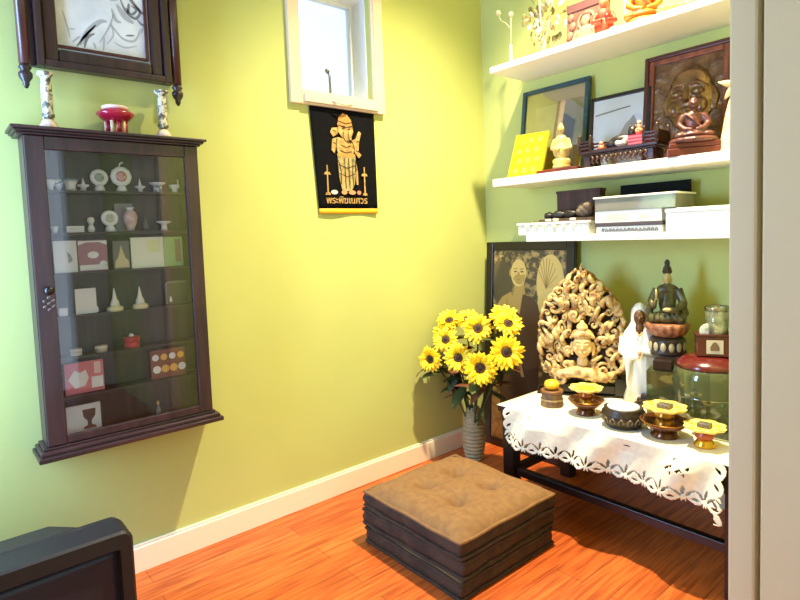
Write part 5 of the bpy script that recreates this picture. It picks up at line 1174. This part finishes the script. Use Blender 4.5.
solo('grey_geode','rough grey-brown geode right of the black stones on tray','stone',MB().ell((0,0,0.035),(0.040,0.026,0.034)).ell((0.02,-0.01,0.05),(0.024,0.02,0.022)).ell((-0.02,-0.01,0.025),(0.02,0.016,0.018)),mat('grey_geode',(130,112,88),0.6,col2=(70,58,48),scale=60),(0.798,2.280,zz+0.0145))
k = thing('patterned_box','white box with black scroll pattern, bottom of the centre stack','box',(1.022,2.300,Z3))
obj('box_body', MB().box((-0.14,-0.07,0),(0.145,0.10,0.030)), mat('white_box',(240,236,222),0.5), k, bevel=0.002)
b = MB(); r5 = random.Random(2)
for i in range(15):
    x = -0.115+0.0165*i; b.tube([(x,-0.0705,0.006+0.004*r5.random()),(x+0.006,-0.0715,0.020),(x+0.013,-0.0705,0.012+0.008*r5.random()),(x+0.008,-0.0705,0.008)],0.0022,5)
obj('black_scrolls', b, mat('black_ink_pattern',(34,30,28),0.6), k)
obj('dark_lid', MB().box((-0.143,-0.073,0.030),(0.148,0.103,0.045)), mat('umber_lid',(70,56,44),0.5), k, bevel=0.002)
k = thing('white_carton','white carton with grey print in middle of the centre stack','box',(1.020,2.300,Z3+0.0455))
obj('carton', MB().box((-0.142,-0.072,0),(0.145,0.10,0.050)), mat('carton_white',(238,236,228),0.55), k, bevel=0.002)
obj('grey_print', MB().box((-0.09,-0.0728,0.008),(0.01,-0.072,0.036)).box((0.055,-0.0728,0.010),(0.09,-0.072,0.03)), mat('grey_ink',(180,180,176),0.6), k)
k = thing('clear_box','clear plastic box of beads on top of the centre stack','box',(1.040,2.300,Z3+0.096))
CP = glass_mat('clear_plastic',(250,250,240),0.10,0.05,haze=((236,232,214),0.4))
b = MB(); b.box((-0.16,-0.075,0),(0.18,-0.072,0.052)).box((-0.16,0.092,0),(0.18,0.095,0.052)).box((-0.16,-0.072,0),(-0.157,0.092,0.052)).box((0.177,-0.072,0),(0.18,0.092,0.052)).box((-0.157,-0.072,0),(0.177,0.092,0.003))
obj('clear_walls', b, CP, k)
obj('clear_lid', MB().box((-0.168,-0.08,0.052),(0.188,0.10,0.060)), mat('milky_lid',(240,238,224),0.35), k, bevel=0.003)
obj('divider', MB().box((0.0,-0.07,0.003),(0.003,0.09,0.05)), FR, k)
obj('papers', MB().box((0.012,-0.066,0.004),(0.165,0.085,0.040)), mat('grey_papers',(190,188,164),0.6,var=0.2,scale=18), k)
b = MB(); r6 = random.Random(8)
for i in range(90): b.ell((r6.uniform(-0.148,-0.01),r6.uniform(-0.064,0.08),r6.uniform(0.012,0.038)),0.009,None,8,6)
o_ = obj('beads', b, mat('tan_beads',(176,130,88),0.5,col2=(226,200,160),scale=70), k); o_['kind'] = 'stuff'
solo('black_tablet','black flat panel leaning on the wall behind the clear box','panel',MB().box((-0.155,-0.006,0),(0.155,0.006,0.215)).box((-0.145,-0.008,0.01),(0.145,-0.006,0.205)),mat('black_panel',(22,24,20),0.8,spec=0.1),(1.02,2.475,Z3),bevel=0.002)
k = thing('white_long_box','long white box at right end of the lowest shelf','box',(1.335,2.30,Z3))
obj('box_body', MB().box((-0.155,-0.070,0),(0.30,0.10,0.075)), mat('bright_white_box',(244,242,236),0.45), k, bevel=0.003); obj('lid', MB().box((-0.158,-0.073,0.075),(0.303,0.103,0.092)), MATS['bright_white_box'], k, bevel=0.003)
